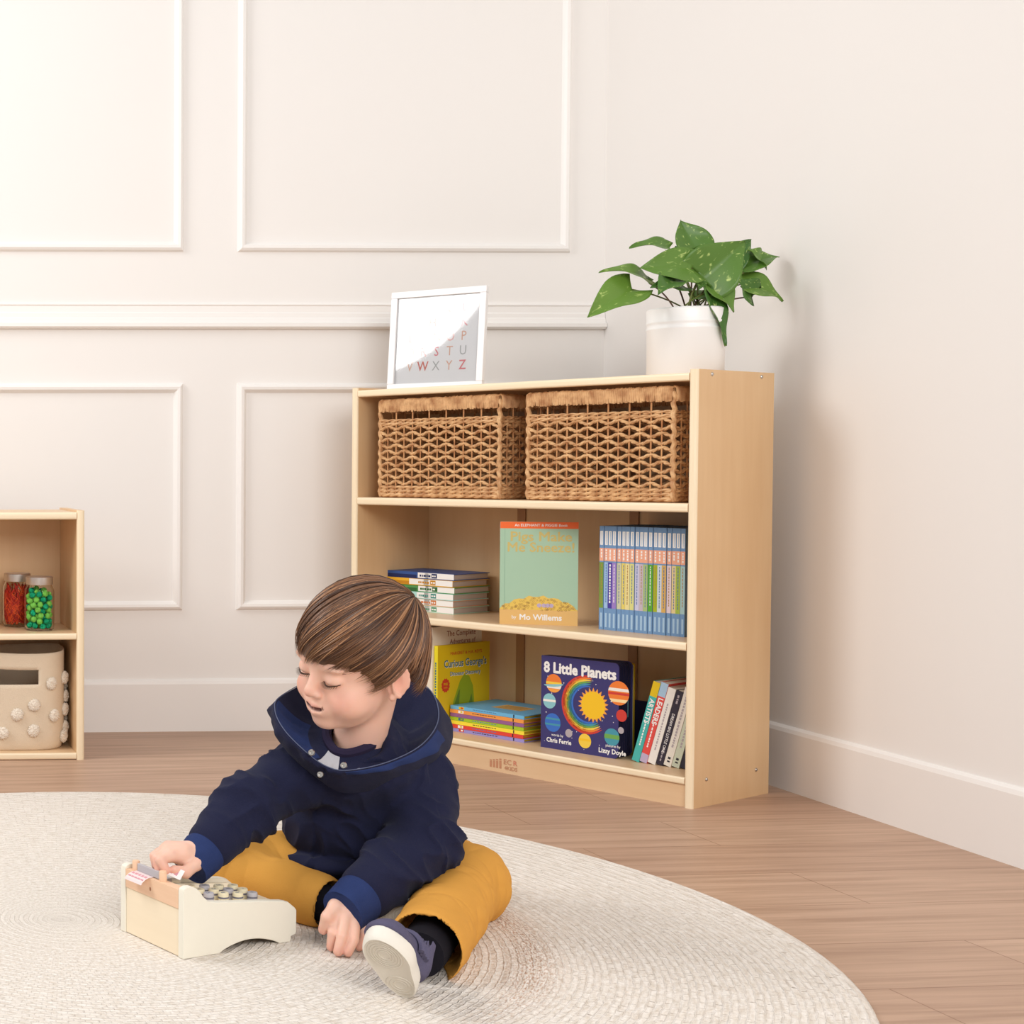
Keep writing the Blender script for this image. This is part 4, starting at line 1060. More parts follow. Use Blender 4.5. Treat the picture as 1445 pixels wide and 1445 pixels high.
def tone_mat(name, rough, spec=.35, sss=0, sheen=0, bump=0, bscale=300, bdist=.001):
    m = mat(name, (1,1,1,1), rough, spec, bump, bscale, sss=sss, sheen=sheen)
    n = m.node_tree.nodes; a = n.new('ShaderNodeAttribute'); a.attribute_name = 'tone'
    m.node_tree.links.new(a.outputs['Color'], n['Principled BSDF'].inputs['Base Color']); return m
J = {'pelvis':(0.8446,2.5700,0.0474), 'belly':(0.7898,2.4850,0.1524), 'chest':(0.7812,2.4450,0.2236), 'neckb':(0.7570,2.4050,0.2839), 'neckt':(0.7489,2.3600,0.3550), 'shl':(0.8578,2.4200,0.2228), 'ell':(0.8373,2.3450,0.1404), 'wrl':(0.7156,2.2620,0.0812), 'shr':(0.6797,2.4200,0.2389), 'elr':(0.5812,2.3800,0.1942), 'wrr':(0.5017,2.3250,0.1353), 'hipr':(0.7786,2.5400,0.0553), 'knr':(0.5799,2.5000,0.0545), 'anr':(0.6842,2.3700,0.0456), 'hipl':(0.9061,2.5600,0.0545), 'knl':(0.9371,2.4200,0.0590), 'anl':(0.7638,2.1250,0.0502), 'cufr_end':(0.6893,2.3650,0.0481), 'lw':(0.7082,2.2550,0.0769), 'lpalm':(0.6938,2.2450,0.0610), 'l_i0':(0.6737,2.2400,0.0583), 'l_i1':(0.6661,2.2280,0.0380), 'l_i2':(0.6635,2.2290,0.0180), 'l_m0':(0.6850,2.2330,0.0572), 'l_m1':(0.6752,2.2140,0.0371), 'l_m2':(0.6673,2.2076,0.0175), 'l_r0':(0.6981,2.2320,0.0533), 'l_r1':(0.6910,2.2120,0.0336), 'l_r2':(0.6805,2.2040,0.0176), 'l_p0':(0.7141,2.2400,0.0447), 'l_p1':(0.7127,2.2290,0.0304), 'l_p2':(0.7046,2.2290,0.0169), 'l_t0':(0.6751,2.2450,0.0725), 'l_t1':(0.6598,2.2350,0.0598), 'l_t2':(0.6567,2.2450,0.0381), 'rw':(0.4938,2.3180,0.1338), 'rpalm':(0.4616,2.2960,0.1362), 'r_i0':(0.4399,2.2820,0.1377), 'r_i1':(0.4240,2.2700,0.1344), 'r_i2':(0.4305,2.2650,0.1210), 'r_m0':(0.4382,2.2950,0.1408), 'r_m1':(0.4202,2.2830,0.1343), 'r_m2':(0.4221,2.2760,0.1192), 'r_r0':(0.4383,2.3070,0.1421), 'r_r1':(0.4197,2.2980,0.1337), 'r_r2':(0.4204,2.2900,0.1209), 'r_p0':(0.4436,2.3180,0.1426), 'r_p1':(0.4276,2.3120,0.1355), 'r_p2':(0.4253,2.3050,0.1244), 'r_t0':(0.4795,2.2900,0.1250), 'r_t1':(0.4611,2.2720,0.1159), 'r_t2':(0.4432,2.2660,0.1207), 'cardc':(0.4382,2.2620,0.1165), 'h1':(0.7193,2.3150,0.2679), 'h2':(0.8018,2.3450,0.2728), 'h3':(0.8737,2.4100,0.2883), 'h4':(0.8782,2.4800,0.3217), 'h5':(0.8205,2.5200,0.3364), 'h6':(0.7050,2.4800,0.3347), 'h7':(0.6526,2.4200,0.3183), 'h8':(0.6498,2.3450,0.2948), 'h9':(0.6746,2.3150,0.2745), 'vneck':(0.6810,2.3150,0.2627), 'snap1':(0.6566,2.3100,0.2861), 'snap2':(0.7020,2.3000,0.2687), 'snap3':(0.6701,2.3100,0.2530), 'zip':(0.7006,2.3300,0.2285), 'shoel':(0.7402,2.1300,0.0348), 'solel':(0.6767,2.0080,0.0505), 'heel_r':(0.7631,2.2850,0.0418), 'headc':(0.7341,2.3350,0.4255)}
HR =  [[-0.4183, -0.9027, -0.101], [0.8795, -0.3747, -0.2934], [0.227, -0.2115, 0.9506]]
J = {k: np.array(v) for k, v in J.items()}; HR = np.array(HR); HC = J['headc']
def Hd(p): return HC+HR@np.array(p, float)
def sst(x, a, b): t = np.clip((x-a)/(b-a), 0, 1); return t*t*(3-2*t)
BOYX, BOYY = float(J['pelvis'][0]), float(J['pelvis'][1])
boy = thing('person', (BOYX, BOYY, RTH), 0, 'young child in navy hoodie and mustard trousers sitting cross-legged on the rug', 'person')
OFF = np.array([BOYX, BOYY, RTH])

# --- body (skin) ---
f = Field((.36, 2.03, .005), (1.0, 2.66, .57), .0019)
f.chain([J['pelvis'], J['belly'], J['chest'], J['neckb']], [.048, .07, .058, .034], .03)
f.cap(J['neckb'], Hd((0,-.028,-.06)), .036, .035, .02)
f.cap(Hd((0,-.02,-.075)), J['neckb']+np.array((-.006,-.012,.0)), .030, .031, .02)
for s_ in ('l', 'r'):
    f.chain([J['chest']+np.array((0,0,.02)), J['sh'+s_], J['el'+s_], J['wr'+s_]], [.04,.030,.027,.021], .015)
    f.cap(J['wr'+s_], J[s_+'w'], .021, .0195, .008)
f.chain([J['pelvis'], J['hipr'], J['knr'], J['anr']], [.048,.046,.036,.026], .02)
f.chain([J['pelvis'], J['hipl'], J['knl'], J['anl']], [.048,.046,.038,.027], .02)
# hands
def hand(s_, fr):
    g = lambda n: J[s_+'_'+n]
    for q in 'imrp': f.cap(J[s_+'w']*.6+J[s_+'palm']*.4, g(q+'0'), .0165, .0098, .006)
    f.cap(J[s_+'palm'], (g('i0')+g('p0'))/2, .0165, .012, .006)
    f.cap(J[s_+'w']*.5+J[s_+'palm']*.5, g('t0'), .015, .0115, .006)
    for q, r_ in zip('imrp', fr):
        f.cap(g(q+'0'), g(q+'1'), r_*1.14, r_, .0025); f.cap(g(q+'1'), g(q+'2'), r_, r_*.86, .0016)
    f.cap(g('t0'), g('t1'), .0105, .0092, .004); f.cap(g('t1'), g('t2'), .0092, .0074, .002)
hand('l', (.0079,.0082,.0078,.0069)); hand('r', (.0076,.0078,.0074,.0066))
# head
HE = lambda c, r, k=.012, op='u', R=None: f.ell(Hd(c), r, HR if R is None else HR@np.array(R), k, op)
HK = lambda a, b, ra, rb, k=.006, op='u': f.cap(Hd(a), Hd(b), ra, rb, k, op)
HE((0,-.010,.026), (.072,.090,.085), .02); HE((0,.026,.028), (.063,.060,.060), .02)
HE((0,.024,-.038), (.058,.056,.056), .02); HE((0,.036,-.064), (.043,.042,.036), .018)
HE((0,.066,-.083), (.017,.014,.013), .016)
for sx in (-1, 1):
    HE((sx*.038,.051,-.043), (.026,.028,.026), .016)                      # cheek
    HE((sx*.029,.089,-.001), (.0130,.0075,.0075), .008, 's')                 # socket
    HE((sx*.029,.0705,-.004), (.0155,.0135,.0115), .004)                  # lid over the eyeball
    HE((sx*.028,.077,.016), (.020,.008,.005), .012)                       # brow
HK((0,.080,.002), (0,.0905,-.024), .0062, .0080, .010); HE((0,.0925,-.0295), (.0092,.0085,.0082), .006)
for sx in (-1, 1):
    HE((sx*.0098,.0855,-.0325), (.0068,.0078,.0060), .004); HE((sx*.0055,.0910,-.0385), (.0028,.0034,.0026), .002, 's')
HE((0,.076,-.056), (.024,.012,.016), .012)                              # muzzle
UL = [(-.0265,.0715,-.0475),(-.013,.0830,-.0525),(0,.0862,-.0530),(.013,.0830,-.0525),(.0265,.0715,-.0475)]
LLp = [(-.025,.0710,-.0500),(-.0125,.0815,-.0630),(0,.0838,-.0660),(.0125,.0815,-.0630),(.025,.0710,-.0500)]
ru, rl = [.0022,.0036,.0034,.0036,.0022], [.0022,.0040,.0044,.0040,.0022]
for i in range(4): HK(UL[i], UL[i+1], ru[i], ru[i+1], .0035); HK(LLp[i], LLp[i+1], rl[i], rl[i+1], .0035)
SL = [(-.023,.0775,-.0492),(-.0115,.0865,-.0570),(0,.089,-.0588),(.0115,.0865,-.0570),(.023,.0775,-.0492)]
for i in range(4): HK(SL[i], SL[i+1], .0010 if i in (0,) else .0030, .0010 if i == 3 else .0030, .0012, 's')
for sx in (-1, 1):                                                       # ears
    Re = np.array(((math.cos(.35),-sx*math.sin(.35),0),(sx*math.sin(.35),math.cos(.35),0),(0,0,1)))
    HE((sx*.0750,-.006,-.013), (.0065,.0175,.0275), .004, 'u', Re)
    ear = [(sx*(.075+.006), -.006+.0135*math.cos(a)-.002, -.013+.0225*math.sin(a)) for a in np.linspace(-1.4, 3.6, 12)]
    for i in range(11): HK(ear[i], ear[i+1], .0034, .0034, .002)
    HE((sx*.0850,-.002,-.012), (.0085,.0085,.0150), .003, 's', Re)
    HE((sx*.0765,.004,-.035), (.0045,.006,.0065), .003)
f.plane((0,0,RTH+.001), (0,0,-1)); V, Q = f.mesh(); V = smooth_mesh(V, Q, 2, .5)
L = (V-HC)@HR                                                            # head-local
base = np.array(rgb(236,191,170)[:3]); C_ = np.tile(base, (len(V), 1))
def blend(mask, col): 
    global C_
    C_ = C_*(1-mask[:,None])+np.array(rgb(*col)[:3])*mask[:,None]
def segd(P, pts):
    d = np.full(len(P), 9.)
    for a, b in zip(pts[:-1], pts[1:]):
        a, b = np.array(a), np.array(b); t = np.clip(((P-a)@(b-a))/((b-a)@(b-a)), 0, 1); d = np.minimum(d, np.linalg.norm(P-a-t[:,None]*(b-a), axis=1))
    return d
inh = np.linalg.norm(L, axis=1) < .16
for sx in (-1, 1):
    blend(inh*.5*np.exp(-(((L[:,0]-sx*.042)/.02)**2+((L[:,1]-.06)/.03)**2+((L[:,2]+.038)/.017)**2)), (224,138,118))
    blend(inh*.45*np.exp(-(((L[:,0]-sx*.076)/.014)**2+((L[:,1]+.012)/.022)**2+((L[:,2]+.012)/.03)**2)), (222,140,118))
blend(inh*.4*np.exp(-(((L[:,0])/.012)**2+((L[:,1]-.1)/.012)**2+((L[:,2]+.032)/.010)**2)), (226,150,128))
blend(.75*(1-sst(np.minimum(segd(L, UL), segd(L, LLp)), .0028, .0058)), (206,116,108))
blend(1-sst(segd(L, SL), .0024, .0040), (88,34,32))
for s_ in ('l', 'r'):
    for q in 'imrpt':
        blend(.45*np.exp(-(np.linalg.norm(V-J[s_+'_'+q+'2'], axis=1)/.010)**2), (224,140,120))
        blend(.25*np.exp(-(np.linalg.norm(V-J[s_+'_'+q+'1'], axis=1)/.008)**2), (222,146,124))
SKIN = tone_mat('skin', .48, .35, sss=.25, bump=.06, bscale=900)
mesh_obj('body', V-OFF, Q, SKIN, boy, C_)
# lashes, brows, nails
HAIRD = mat('hair_dark', rgb(66,42,28), .4, .4); NAIL = mat('fingernail', rgb(240,196,180), .3, .5)
loc_ = lambda p: Vector(tuple(p-OFF))
for sx in (-1, 1):
    b = MB(); P_ = []
    for i in range(13):
        t = -1+2*i/12; P_.append((sx*.029+.0155*t, .0840-.0075*t*t-(.004 if sx*t > 0 else 0)*abs(t)**2, -.0085-.0035*(1-t*t)+.001*sx*t))
    b.tube([loc_(Hd(p)) for p in P_], [.0006+.0009*(1-abs(-1+2*i/12)) for i in range(13)], HAIRD, 5)
    for i in range(1, 12):
        p = P_[i]; t = -1+2*i/12
        b.tube([loc_(Hd(p)), loc_(Hd((p[0]+.0015*t, p[1]+.004, p[2]-.002))), loc_(Hd((p[0]+.003*t, p[1]+.0065, p[2]-.0022)))], [.0006,.0004,.0001], HAIRD, 4)
    b.build('eyelash', boy)
    b = MB(); rr = random.Random(8+sx)
    for i in range(46):
        t = rr.uniform(-1, 1); x = sx*(.030+.016*t); z = .0135+.0035*(1-t*t)+rr.uniform(-.002, .002)-.002*max(0,t); y = .0855-.010*max(0, t+.1)**2-.004*abs(t)
        b.tube([loc_(Hd((x, y, z))), loc_(Hd((x+sx*.005, y-.0005-.003*max(0,t), z+.0006)))], [.00035,.0001], HAIRD, 4)
    b.build('eyebrow', boy)

# --- hair: locks combed from a crown at the back of the head ---
HAIR = [mat('hair_brown', rgb(106,72,48), .36, .5), mat('hair_chestnut', rgb(134,92,62), .34, .5), mat('hair_light', rgb(172,126,88), .34, .5), mat('hair_deep', rgb(72,46,32), .38, .5)]
kx = np.array((-.34,-.60,.58)); kx /= np.linalg.norm(kx); ka = np.array((0,1.,0))-kx*kx[1]; ka /= np.linalg.norm(ka); kb = np.cross(kx, ka)
HCc, HRr = np.array((0,-.010,.026)), np.array((.0815,.1005,.0945))
def hair_pt(al, ph, lift=1.0):
    d = math.cos(al)*kx+math.sin(al)*(math.cos(ph)*ka+math.sin(ph)*kb)
    p = d*HRr
    if p[2] < 0:                      # below the widest line the hair hangs straighter than the skull
        s0 = math.sqrt(max(1e-6, 1-d[2]**2)); s1 = math.sqrt(max(1e-6, 1-(.45*d[2])**2)); p[0] *= s1/s0; p[1] *= s1/s0
    if p[1] > 0 and p[2] > -.02: p[1] *= 1+.06*(d[1])**2
    return HCc+p*lift
def hem(w):
    """hair length as a height, by bearing w: 0 = face, +-pi = nape"""
    a = abs(w)
    pts = [(0,.024),(.45,.024),(.75,.021),(.95,.010),(1.08,-.018),(1.18,-.034),(1.30,-.034),(1.40,.004),(1.50,.014),(1.78,.012),(1.92,-.010),(2.08,-.046),(2.6,-.066),(3.2,-.072)]
    for (a0, z0), (a1, z1) in zip(pts[:-1], pts[1:]):
        if a <= a1: return z0+(z1-z0)*(a-a0)/(a1-a0)
    return -.075
def al_end(ph, dz=0):
    al = .2
    while al < 2.9:
        p = hair_pt(al, ph)
        if p[2] < hem(math.atan2(p[0], p[1]))+dz: break
        al += .015
    return al
rr = random.Random(21)
NP_, NA_ = 300, 44
hb_ = MB(); v = []; fcs = []
ends = [al_end(2*PI*i/NP_) for i in range(NP_)]
jit = [rr.uniform(-.03, .03) for _ in range(NP_//5+1)]
ridge = np.random.RandomState(3).rand(NP_); ridge = .5*ridge+.25*(np.roll(ridge,1)+np.roll(ridge,-1))
rid2 = np.interp(np.arange(NP_), np.arange(0, NP_+1, 10), np.r_[np.random.RandomState(9).rand(30), .5])
for i in range(NP_):
    ph = 2*PI*i/NP_; e_ = ends[i]+jit[i//5]*.6
    for j in range(NA_+1):
        t = j/NA_; al = .02+(e_-.02)*t
        tw = ph + .18*math.sin(al*1.3)
        lift = 1.0+(.028*(ridge[i]-.5)+.035*(rid2[i]-.5))*min(1, t*2.5)+.018*math.sin(PI*t)-.05*max(0, t-.86)/.14
        v.append(loc_(Hd(hair_pt(al, tw, lift))))
for i in range(NP_):
    k2 = (i+1) % NP_
    for j in range(NA_):
        q_ = (i*(NA_+1)+j, i*(NA_+1)+j+1, k2*(NA_+1)+j+1, k2*(NA_+1)+j)
        if max((v[q_[1]]-v[q_[2]]).length, (v[q_[0]]-v[q_[3]]).length) < .013: fcs.append(q_)
hb_.add(v, fcs, HAIR[0])
for n_ in range(2600):
    ph = rr.uniform(0, 2*PI); clump = int(ph*14); cr_ = random.Random(clump)
    e_ = al_end(ph)+cr_.uniform(-.06,.12)+rr.gauss(.0, .045); st_ = rr.choice((.03, rr.uniform(.1, .6), rr.uniform(.3, 1.2))); P_ = []
    lf = rr.uniform(.985, 1.03)+cr_.uniform(-.008,.014); ws = rr.uniform(-.05, .05)+cr_.uniform(-.10,.10)
    if e_ < st_+.2: continue
    for j in range(13):
        t = j/12; al = st_+(e_-st_)*t
        P_.append(loc_(Hd(hair_pt(al, ph+.18*math.sin(al*1.3)+ws*t*t, lf+.020*math.sin(PI*t)+(.012 if n_ % 9 == 0 else -.04)*max(0, t-.8)/.2))))
    w_ = rr.uniform(.0004, .0012); hb_.tube(P_, [w_*min(1, .35+2.5*t_, 2.2*(1.01-t_)) for t_ in [j/12 for j in range(13)]], HAIR[rr.choice((0,0,1,1,2,2,3)) if cr_.random() < .6 else rr.choice((0,3,3,1))], 4)
hb_.build('hair', boy, ang=180)

# --- trousers ---
f = Field((.42, 2.05, .006), (1.04, 2.70, .22), .0028)
f.ell(J['pelvis']+np.array((0,.01,.015)), (.125,.105,.085), None, .02)
f.chain([J['hipr'], J['knr']], [.074,.058], .03); f.chain([J['knr'], J['anr']+ (J['cufr_end']-J['anr'])*.3], [.054,.043], .02)
f.chain([J['hipl'], J['knl']], [.076,.060], .03); f.chain([J['knl'], J['anl']], [.058,.052], .02)
dl = J['anl']-J['knl']; dl /= np.linalg.norm(dl); dr = J['anr']-J['knr']; dr /= np.linalg.norm(dr)
el_, er_ = J['anl']-dl*.012, J['anr']
f.plane((0,0,RTH+.001), (0,0,-1))
# open hems
f.cap(el_-dl*.045, el_+dl*.09, .040, .056, .003, 's'); f.cap(er_-dr*.03, er_+dr*.06, .030, .040, .003, 's')
V, Q = f.mesh(); V = smooth_mesh(V, Q, 3, .5); N = vnormals(V, Q)
ax_ = np.where((V[:,0] > .80)[:,None], dl, dr)
u_ = (V*ax_).sum(1); w1 = vnoise(np.c_[u_*34, (V-u_[:,None]*ax_)*15]+3.3); w2 = vnoise(V*17+9); w3 = vnoise(np.c_[V@np.array((30.,22.,-14.)), V@np.array((-8.,14.,30.)), V@np.array((9.,-9.,9.))]+4)
hm_ = np.clip((np.minimum(np.abs((V-el_)@dl)+(V[:,0]<.70)*1.0, np.abs((V-er_)@dr)+(V[:,0]>.78)*1.0)-.012)/.03, 0, 1)
kn_ = np.exp(-(np.minimum(np.linalg.norm(V-J['knl'],axis=1), np.linalg.norm(V-J['knr'],axis=1))/.11)**2)
V = V+N*(((-.0032*(.35+kn_)*(1-np.abs(2*w1-1))**4-.0022*(1-np.abs(2*w3-1))**2+.009*(w2-.5))*hm_)[:,None]); V[:,2] = np.maximum(V[:,2], RTH+.0005)
MUST = mat('mustard_twill', rgb(216,156,72), .85, .12, bump=.35, bscale=700, var=.05, vscale=14)
mesh_obj('trousers', V-OFF, Q, MUST, boy)
SOCK = mat('black_sock', rgb(30,28,34), .9, .1)
b = MB(); b.tube([loc_(el_-dl*.05), loc_(el_+dl*.02), loc_(el_+dl*.05)], [.033,.033,.031], SOCK, 20); b.build('sock', boy)
b = MB(); b.tube([loc_(er_-dr*.03), loc_(er_+dr*.03)], [.030,.028], SOCK, 20); b.build('sock', boy)

# --- hoodie ---
f = Field((.43, 2.16, .05), (.99, 2.66, .38), .0026)
f.ell(J['belly']+np.array((0,.01,-.012)), (.128,.100,.078), None, .03); f.ell(J['chest']+np.array((0,.012,0)), (.108,.088,.085), None, .03)
f.cap(J['chest']+np.array((0,0,.03)), J['neckb']+np.array((-.004,.01,-.012)), .07, .062, .03); f.ell(J['chest']+np.array((-.022,-.035,.022)), (.095,.072,.050), None, .03)
dwl = J['wrl']-J['ell']; dwl /= np.linalg.norm(dwl); dwr = J['wrr']-J['elr']; dwr /= np.linalg.norm(dwr)
f.chain([J['chest']+np.array((.02,0,.015)), J['shl'], J['ell'], J['wrl']-dwl*.020], [.06,.050,.051,.0415], .02)
f.chain([J['chest']+np.array((-.02,0,.015)), J['shr'], J['elr'], J['wrr']-dwr*.018], [.06,.046,.045,.0375], .02)
f.ell(J['belly']+np.array((-.004,.012,-.068)), (.126,.108,.022), None, .006)
f.cap(J['neckb']+np.array((-.012,-.02,.012)), J['headc'], .048, .06, .008, 's')
V, Q = f.mesh(); V = smooth_mesh(V, Q, 3, .5); N = vnormals(V, Q)
ll = V[:,0] > J['chest'][0]+.07; lr = V[:,0] < J['chest'][0]-.085
ax_ = np.tile(np.array((.25,-.2,.95)), (len(V), 1)); ax_[ll] = np.where((V[ll,2] < .15)[:,None], dwl, (J['ell']-J['shl'])/np.linalg.norm(J['ell']-J['shl'])); ax_[lr] = dwr
u_ = (V*ax_).sum(1); w1 = vnoise(np.c_[u_*27, (V-u_[:,None]*ax_)*10]+1.7); w2 = vnoise(V*20+5); w3 = vnoise(np.c_[V@np.array((34.,10.,26.)), V@np.array((-12.,20.,14.)), V@np.array((-10.,-8.,12.))]+6)
hm_ = np.clip((np.minimum(np.linalg.norm(V-J['wrl'], axis=1), np.linalg.norm(V-J['wrr'], axis=1))-.045)/.03, 0, 1)
V = V+N*(((.0075*((1-np.abs(2*w1-1))**2-.4)+.006*(w2-.5)+.0065*((1-np.abs(2*w3-1))**3-.25))*hm_)[:,None])
NAVY = mat('navy_fleece', rgb(34,36,60), .92, .12, bump=.5, bscale=600, sheen=.04)
DENIM = mat('denim_blue', rgb(42,56,100), .85, .15, bump=.5, bscale=700, var=.12, vscale=60)
mesh_obj('hoodie', V-OFF, Q, NAVY, boy)
def cuff(p, d, r0, r1, L_):
    b = MB(); P_ = [p-d*.006+d*(L_+.006)*i/8 for i in range(9)]
    b.tube([loc_(q) for q in P_]+[loc_(P_[-1]-d*.004), loc_(P_[-1]-d*.016)], [r0*.97]+[r0+(r1-r0)*i/7 for i in range(8)]+[r1-.004, r1-.008], DENIM, 28); return b.build('cuff', boy, ang=60)
cuff(J['wrl']+dwl*.006, dwl, .0375, .0335, .036); cuff(J['wrr']+dwr*.006, dwr, .0340, .0305, .034)
# hood lying open around the neck: lofted from the neck line over the rim and down its outside
STITCH = mat('stitching', rgb(84,92,120), .8); GREYT = mat('grey_marl', rgb(190,188,192), .9, .1, bump=.4, bscale=800)
def closed(P, n):
    P = np.array(P); m_ = len(P); out = []
    for i in range(n):
        t = i*m_/n; k = int(t); u = t-k; p0, p1, p2, p3 = P[(k-1) % m_], P[k % m_], P[(k+1) % m_], P[(k+2) % m_]
        out.append(.5*(2*p1+(p2-p0)*u+(2*p0-5*p1+4*p2-p3)*u*u+(3*p1-p0-3*p2+p3)*u**3))
    return np.array(out)
LOOPN = [(0.7053,2.3500,0.2743),(0.7216,2.3470,0.2726),(0.7473,2.3500,0.2785),(0.7765,2.3700,0.2879),(0.8005,2.4100,0.2984),(0.7992,2.4400,0.3090),(0.7770,2.4550,0.3157),(0.7462,2.4500,0.3143),(0.7186,2.4250,0.3095),(0.7024,2.4000,0.3004),(0.6963,2.3750,0.2894),(0.6985,2.3600,0.2801)]
LOOPR = [(0.6821,2.3150,0.2627),(0.7094,2.3000,0.2602),(0.7719,2.3100,0.2709),(0.8379,2.3500,0.2913),(0.8834,2.4100,0.3227),(0.8857,2.4700,0.3608),(0.8284,2.5100,0.3807),(0.7357,2.5000,0.3776),(0.6466,2.4400,0.3522),(0.6225,2.3900,0.3365),(0.6260,2.3450,0.3122),(0.6536,2.3200,0.2821)]
LOOPO = [(0.6862,2.3250,0.2511),(0.7184,2.3150,0.2476),(0.7855,2.3250,0.2530),(0.8671,2.3850,0.2585),(0.9295,2.4700,0.2741),(0.9344,2.5400,0.3109),(0.8721,2.5700,0.3288),(0.7536,2.5600,0.3306),(0.6557,2.5000,0.3225),(0.6285,2.4300,0.3111),(0.6284,2.3700,0.2882),(0.6579,2.3350,0.2664)]
NH = 150
LN_, LR_, LO_ = closed(LOOPN, NH), closed(LOOPR, NH), closed(LOOPO, NH)
cen = LN_.mean(0)
secs = []
for i in range(NH):
    n_, r_, o_ = LN_[i], LR_[i], LO_[i]; out_ = r_-cen; out_[2] = 0; out_ /= np.linalg.norm(out_)
    zz = np.array((0,0,1.)); wob = .004*math.sin(i*.37)+.003*math.sin(i*.83+1)
    m1, m2 = n_*.67+r_*.33-zz*(.016), n_*.33+r_*.67-zz*(.014+wob)
    secs.append([n_-zz*.02, n_, m1, m2, r_*.9+n_*.1-zz*.003, r_-out_*.0015+zz*.001, r_+out_*.0025-zz*.001, r_*.8+o_*.2+out_*.004, r_*.5+o_*.5+out_*(.006+wob), o_+out_*.002, o_-zz*.012-out_*.008, o_-zz*.03-out_*.03])
ns = len(secs[0]); b = MB(); v = [loc_(p) for q in secs for p in q]
def front_of(i): return i/NH
for j in range(ns-1):
    F_ = {}
    for i in range(NH):
        k = (i+1) % NH; t = front_of(i)
        m_ = NAVY
        if j < 4 and (t < .03 or t > .90): m_ = GREYT
        elif j in (2,3) and .095 < t < .125: m_ = GREYT
        elif j in (2,3,4) and .68 < t < .90: m_ = DENIM
        elif j in (6,7) and .07 < t < .30: m_ = DENIM
        F_.setdefault(m_, []).append((i*ns+j, k*ns+j, k*ns+j+1, i*ns+j+1))
    for m_, ff in F_.items():
        o0 = len(b.v)
        if j == 0 and not b.v: pass
        b.f += ff; b.m += [b.mi(m_)]*len(ff)
b.v = v
ho = b.build('hood', boy, ang=180); sd_ = ho.modifiers.new('s', 'SUBSURF'); sd_.levels = 1; sd_.render_levels = 1
MB().tube([loc_(p+np.array((0,0,.0012))) for p in LR_], .0008, STITCH, 6, True).build('hood_seam', boy)
TEE = mat('dark_tee', rgb(46,40,62), .9, .1)
MB().tube([loc_(p*.93+J['neckb']*.07+np.array((0,0,.004))) for p in LN_], .0075, TEE, 8, True).build('shirt_collar', boy)
for k in ('snap1', 'snap2', 'snap3'):
    d = np.array((-.45,-.86,.2)); d /= np.linalg.norm(d); z_ = Vector(tuple(d)); M = Matrix.Translation(loc_(J[k])) @ z_.to_track_quat('Z','Y').to_matrix().to_4x4()
    MB().lathe([(.0018,.0),(.0022,.0022),(.0042,.0022),(.0050,.0008),(.0050,-.002)], STEEL, n=18, M=M).build('snap_button', boy)

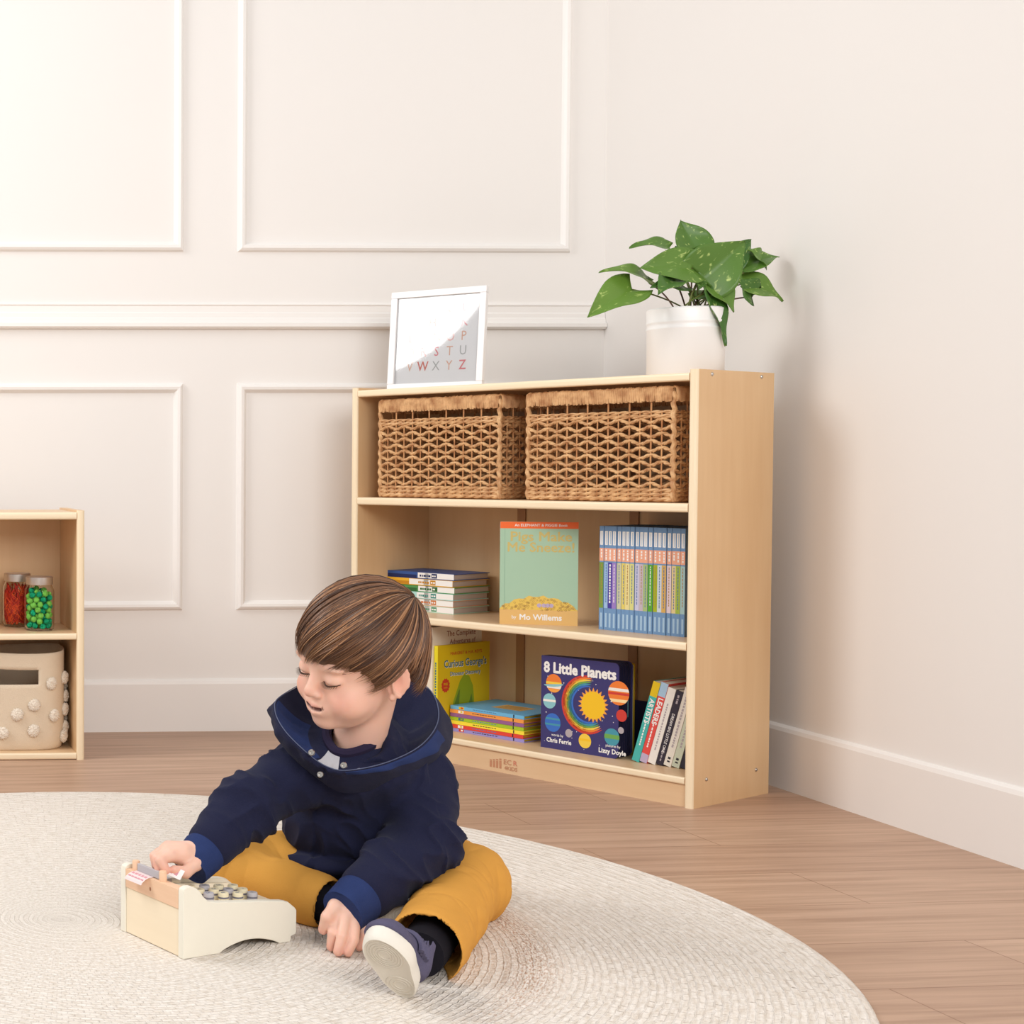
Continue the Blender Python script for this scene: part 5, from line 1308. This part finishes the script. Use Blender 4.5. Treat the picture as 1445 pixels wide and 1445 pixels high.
# --- shoes ---
SOLE = mat('rubber_sole', rgb(214,206,192), .6, .3, bump=.2, bscale=200); SOLEW = mat('rubber_sidewall', rgb(232,226,214), .55, .3); UPPER = mat('grey_violet_denim', rgb(92,88,112), .85, .15, bump=.5, bscale=500, var=.1, vscale=50)
def shoe(c, n, l, s=1.0):
    """c: middle of the sole face, n: outward sole normal, l: towards the toe"""
    n = Vector(n).normalized(); l = Vector(l); l = (l-n*l.dot(n)).normalized(); w_ = n.cross(l)
    M = Matrix(((w_.x,l.x,-n.x,c[0]),(w_.y,l.y,-n.y,c[1]),(w_.z,l.z,-n.z,c[2]),(0,0,0,1)))     # local: x across, y to toe, z up into the foot
    M = Matrix.Translation(-Vector(tuple(OFF))) @ M
    r = bpy.data.objects.new('shoe', None); COL.objects.link(r); r.parent = boy; r.matrix_local = M
    def outline(k, y0=-.068, y1=.072):
        P_ = []
        for i in range(40):
            a = 2*PI*i/40; y = math.sin(a); x = math.cos(a); yy = .07*y
            wd = .033+.005*math.sin((y+.2)*1.6)-.004*math.exp(-((y+.15)/.3)**2)
            P_.append((x*wd*k*s*(1 if abs(y) < .8 else 1), yy*(1-(1-k)*.5)*s))
        return P_
    v = []; lev = [(0,.90),(.003,.97),(.008,1.0),(.019,1.0),(.022,.97)]
    b = MB()
    for z, k in lev: v += [(x, y, z) for x, y in outline(k)]
    b.add(v, [(q*40+i, q*40+(i+1) % 40, (q+1)*40+(i+1) % 40, (q+1)*40+i) for q in range(4) for i in range(40)]+[tuple(range(160,200))], SOLEW)
    b.add([(x, y, 0) for x, y in outline(.90)]+[(x, y, .0016) for x, y in outline(.80)], [(i, (i+1) % 40, (i+1) % 40+40, i+40) for i in range(40)]+[tuple(range(79,39,-1))], SOLE)
    for rr_ in (.008,.012,.016,.020,.024):                                  # tread rings under the ball
        b.tube([(rr_*math.cos(2*PI*i/24)*.9, .030*s+rr_*1.1*math.sin(2*PI*i/24), .0016) for i in range(24)], .0011, SOLE, 5, True)
    for rr_ in (.008,.013,.018): b.tube([(rr_*math.cos(2*PI*i/20), -.038*s+rr_*math.sin(2*PI*i/20), .0016) for i in range(20)], .0010, SOLE, 5, True)
    b.build('sole', r, ang=50)
    f2 = Field((-.045,-.08,.0), (.045,.08,.095), .0022)
    f2.cap((0,-.034,.040), (0,.030,.026), .031*s, .027*s, .01); f2.ell((0,.034,.023), (.032*s,.034*s,.019), None, .01); f2.cap((0,-.036,.04), (0,-.038,.072), .031*s, .031*s, .01)
    f2.plane((0,0,.0205), (0,0,-1)); f2.cap((0,-.036,.060), (0,-.038,.11), .026, .030, .002, 's'); f2.plane((0,0,.078), (0,.25,1))
    V2, Q2 = f2.mesh(); V2 = smooth_mesh(V2, Q2, 2); mesh_obj('upper', V2, Q2, UPPER, r)
    b = MB(); P_ = [(.034*s*math.cos(a), -.004, .030+.034*math.sin(a)) for a in np.linspace(.1, PI-.1, 14)]
    for y in (-.016,-.010,-.004,.002): b.tube([(p[0], p[1]+y, p[2]) for p in P_], .0042, UPPER, 6)
    b.build('strap', r)
    return r
shoe(J['solel']+np.array((0,0,.0065)), (-.45,-.62,-.62), (-.34,-.25,.9), .92)
shoe(J['heel_r']+np.array((0,0,.005)), (-.42,-.86,.12), (.92,-.38,.05), .80)
# --- card in the right hand ---
cd = MB(); 
d1 = (J['r_t2']+J['r_i2'])/2; 
ax1 = Vector((.80,-.52,-.28)).normalized(); nz = Vector((-.2,-.75,.62)).normalized(); ay = nz.cross(ax1).normalized()
o_ = Vector(tuple(d1))+ax1*.004
def cp(a, b_, c_=0): return o_+ax1*a+ay*b_+nz*c_
cd.add([cp(-.016,-.008,0), cp(.016,-.008,0), cp(.016,.008,0), cp(-.016,.008,0), cp(-.016,-.008,.0006), cp(.016,-.008,.0006), cp(.016,.008,.0006), cp(-.016,.008,.0006)],
       [(0,3,2,1),(4,5,6,7),(0,1,5,4),(1,2,6,5),(2,3,7,6),(3,0,4,7)], C('card_white',244,236,234))
for k in range(3): cd.flat([cp(-.012+.008*k,-.004,.0007), cp(-.007+.008*k,-.004,.0007), cp(-.007+.008*k,.003,.0007), cp(-.012+.008*k,.003,.0007)], PINKI)
tag(cd.build('paper_card', smooth=False), 'small pink and white paper card held between the boy\'s fingertips', 'card')
# ------------------------------------------------------------------ light
w = bpy.data.worlds.new('room_ambient'); SC.world = w; w.use_nodes = True
w.node_tree.nodes['Background'].inputs['Color'].default_value = (.985,.99,1,1); w.node_tree.nodes['Background'].inputs['Strength'].default_value = .50
def area(name, loc, target, sx, sy, power, col=(1,1,1), shape='RECTANGLE'):
    L = bpy.data.lights.new(name, 'AREA'); L.shape = shape; L.size = sx; L.size_y = sy; L.energy = power; L.color = col
    o = bpy.data.objects.new(name, L); COL.objects.link(o); o.location = loc
    d = Vector(target)-Vector(loc); o.rotation_euler = d.to_track_quat('-Z', 'Y').to_euler(); return o
area('octabox_key', (-1.48, 2.99, 2.29), (1.0, 2.9, .5), 1.36, 1.36, 44, (1,.995,.985), 'DISK')
area('front_softbox', (1.0, -1.3, 2.3), (1.2, 3.4, .5), 2.2, 1.5, 84, (1,.995,.985))
SC.view_settings.view_transform = 'Standard'; SC.view_settings.look = 'None'; SC.view_settings.gamma = 1; SC.view_settings.use_curve_mapping = False
SC.view_settings.exposure = 0.12
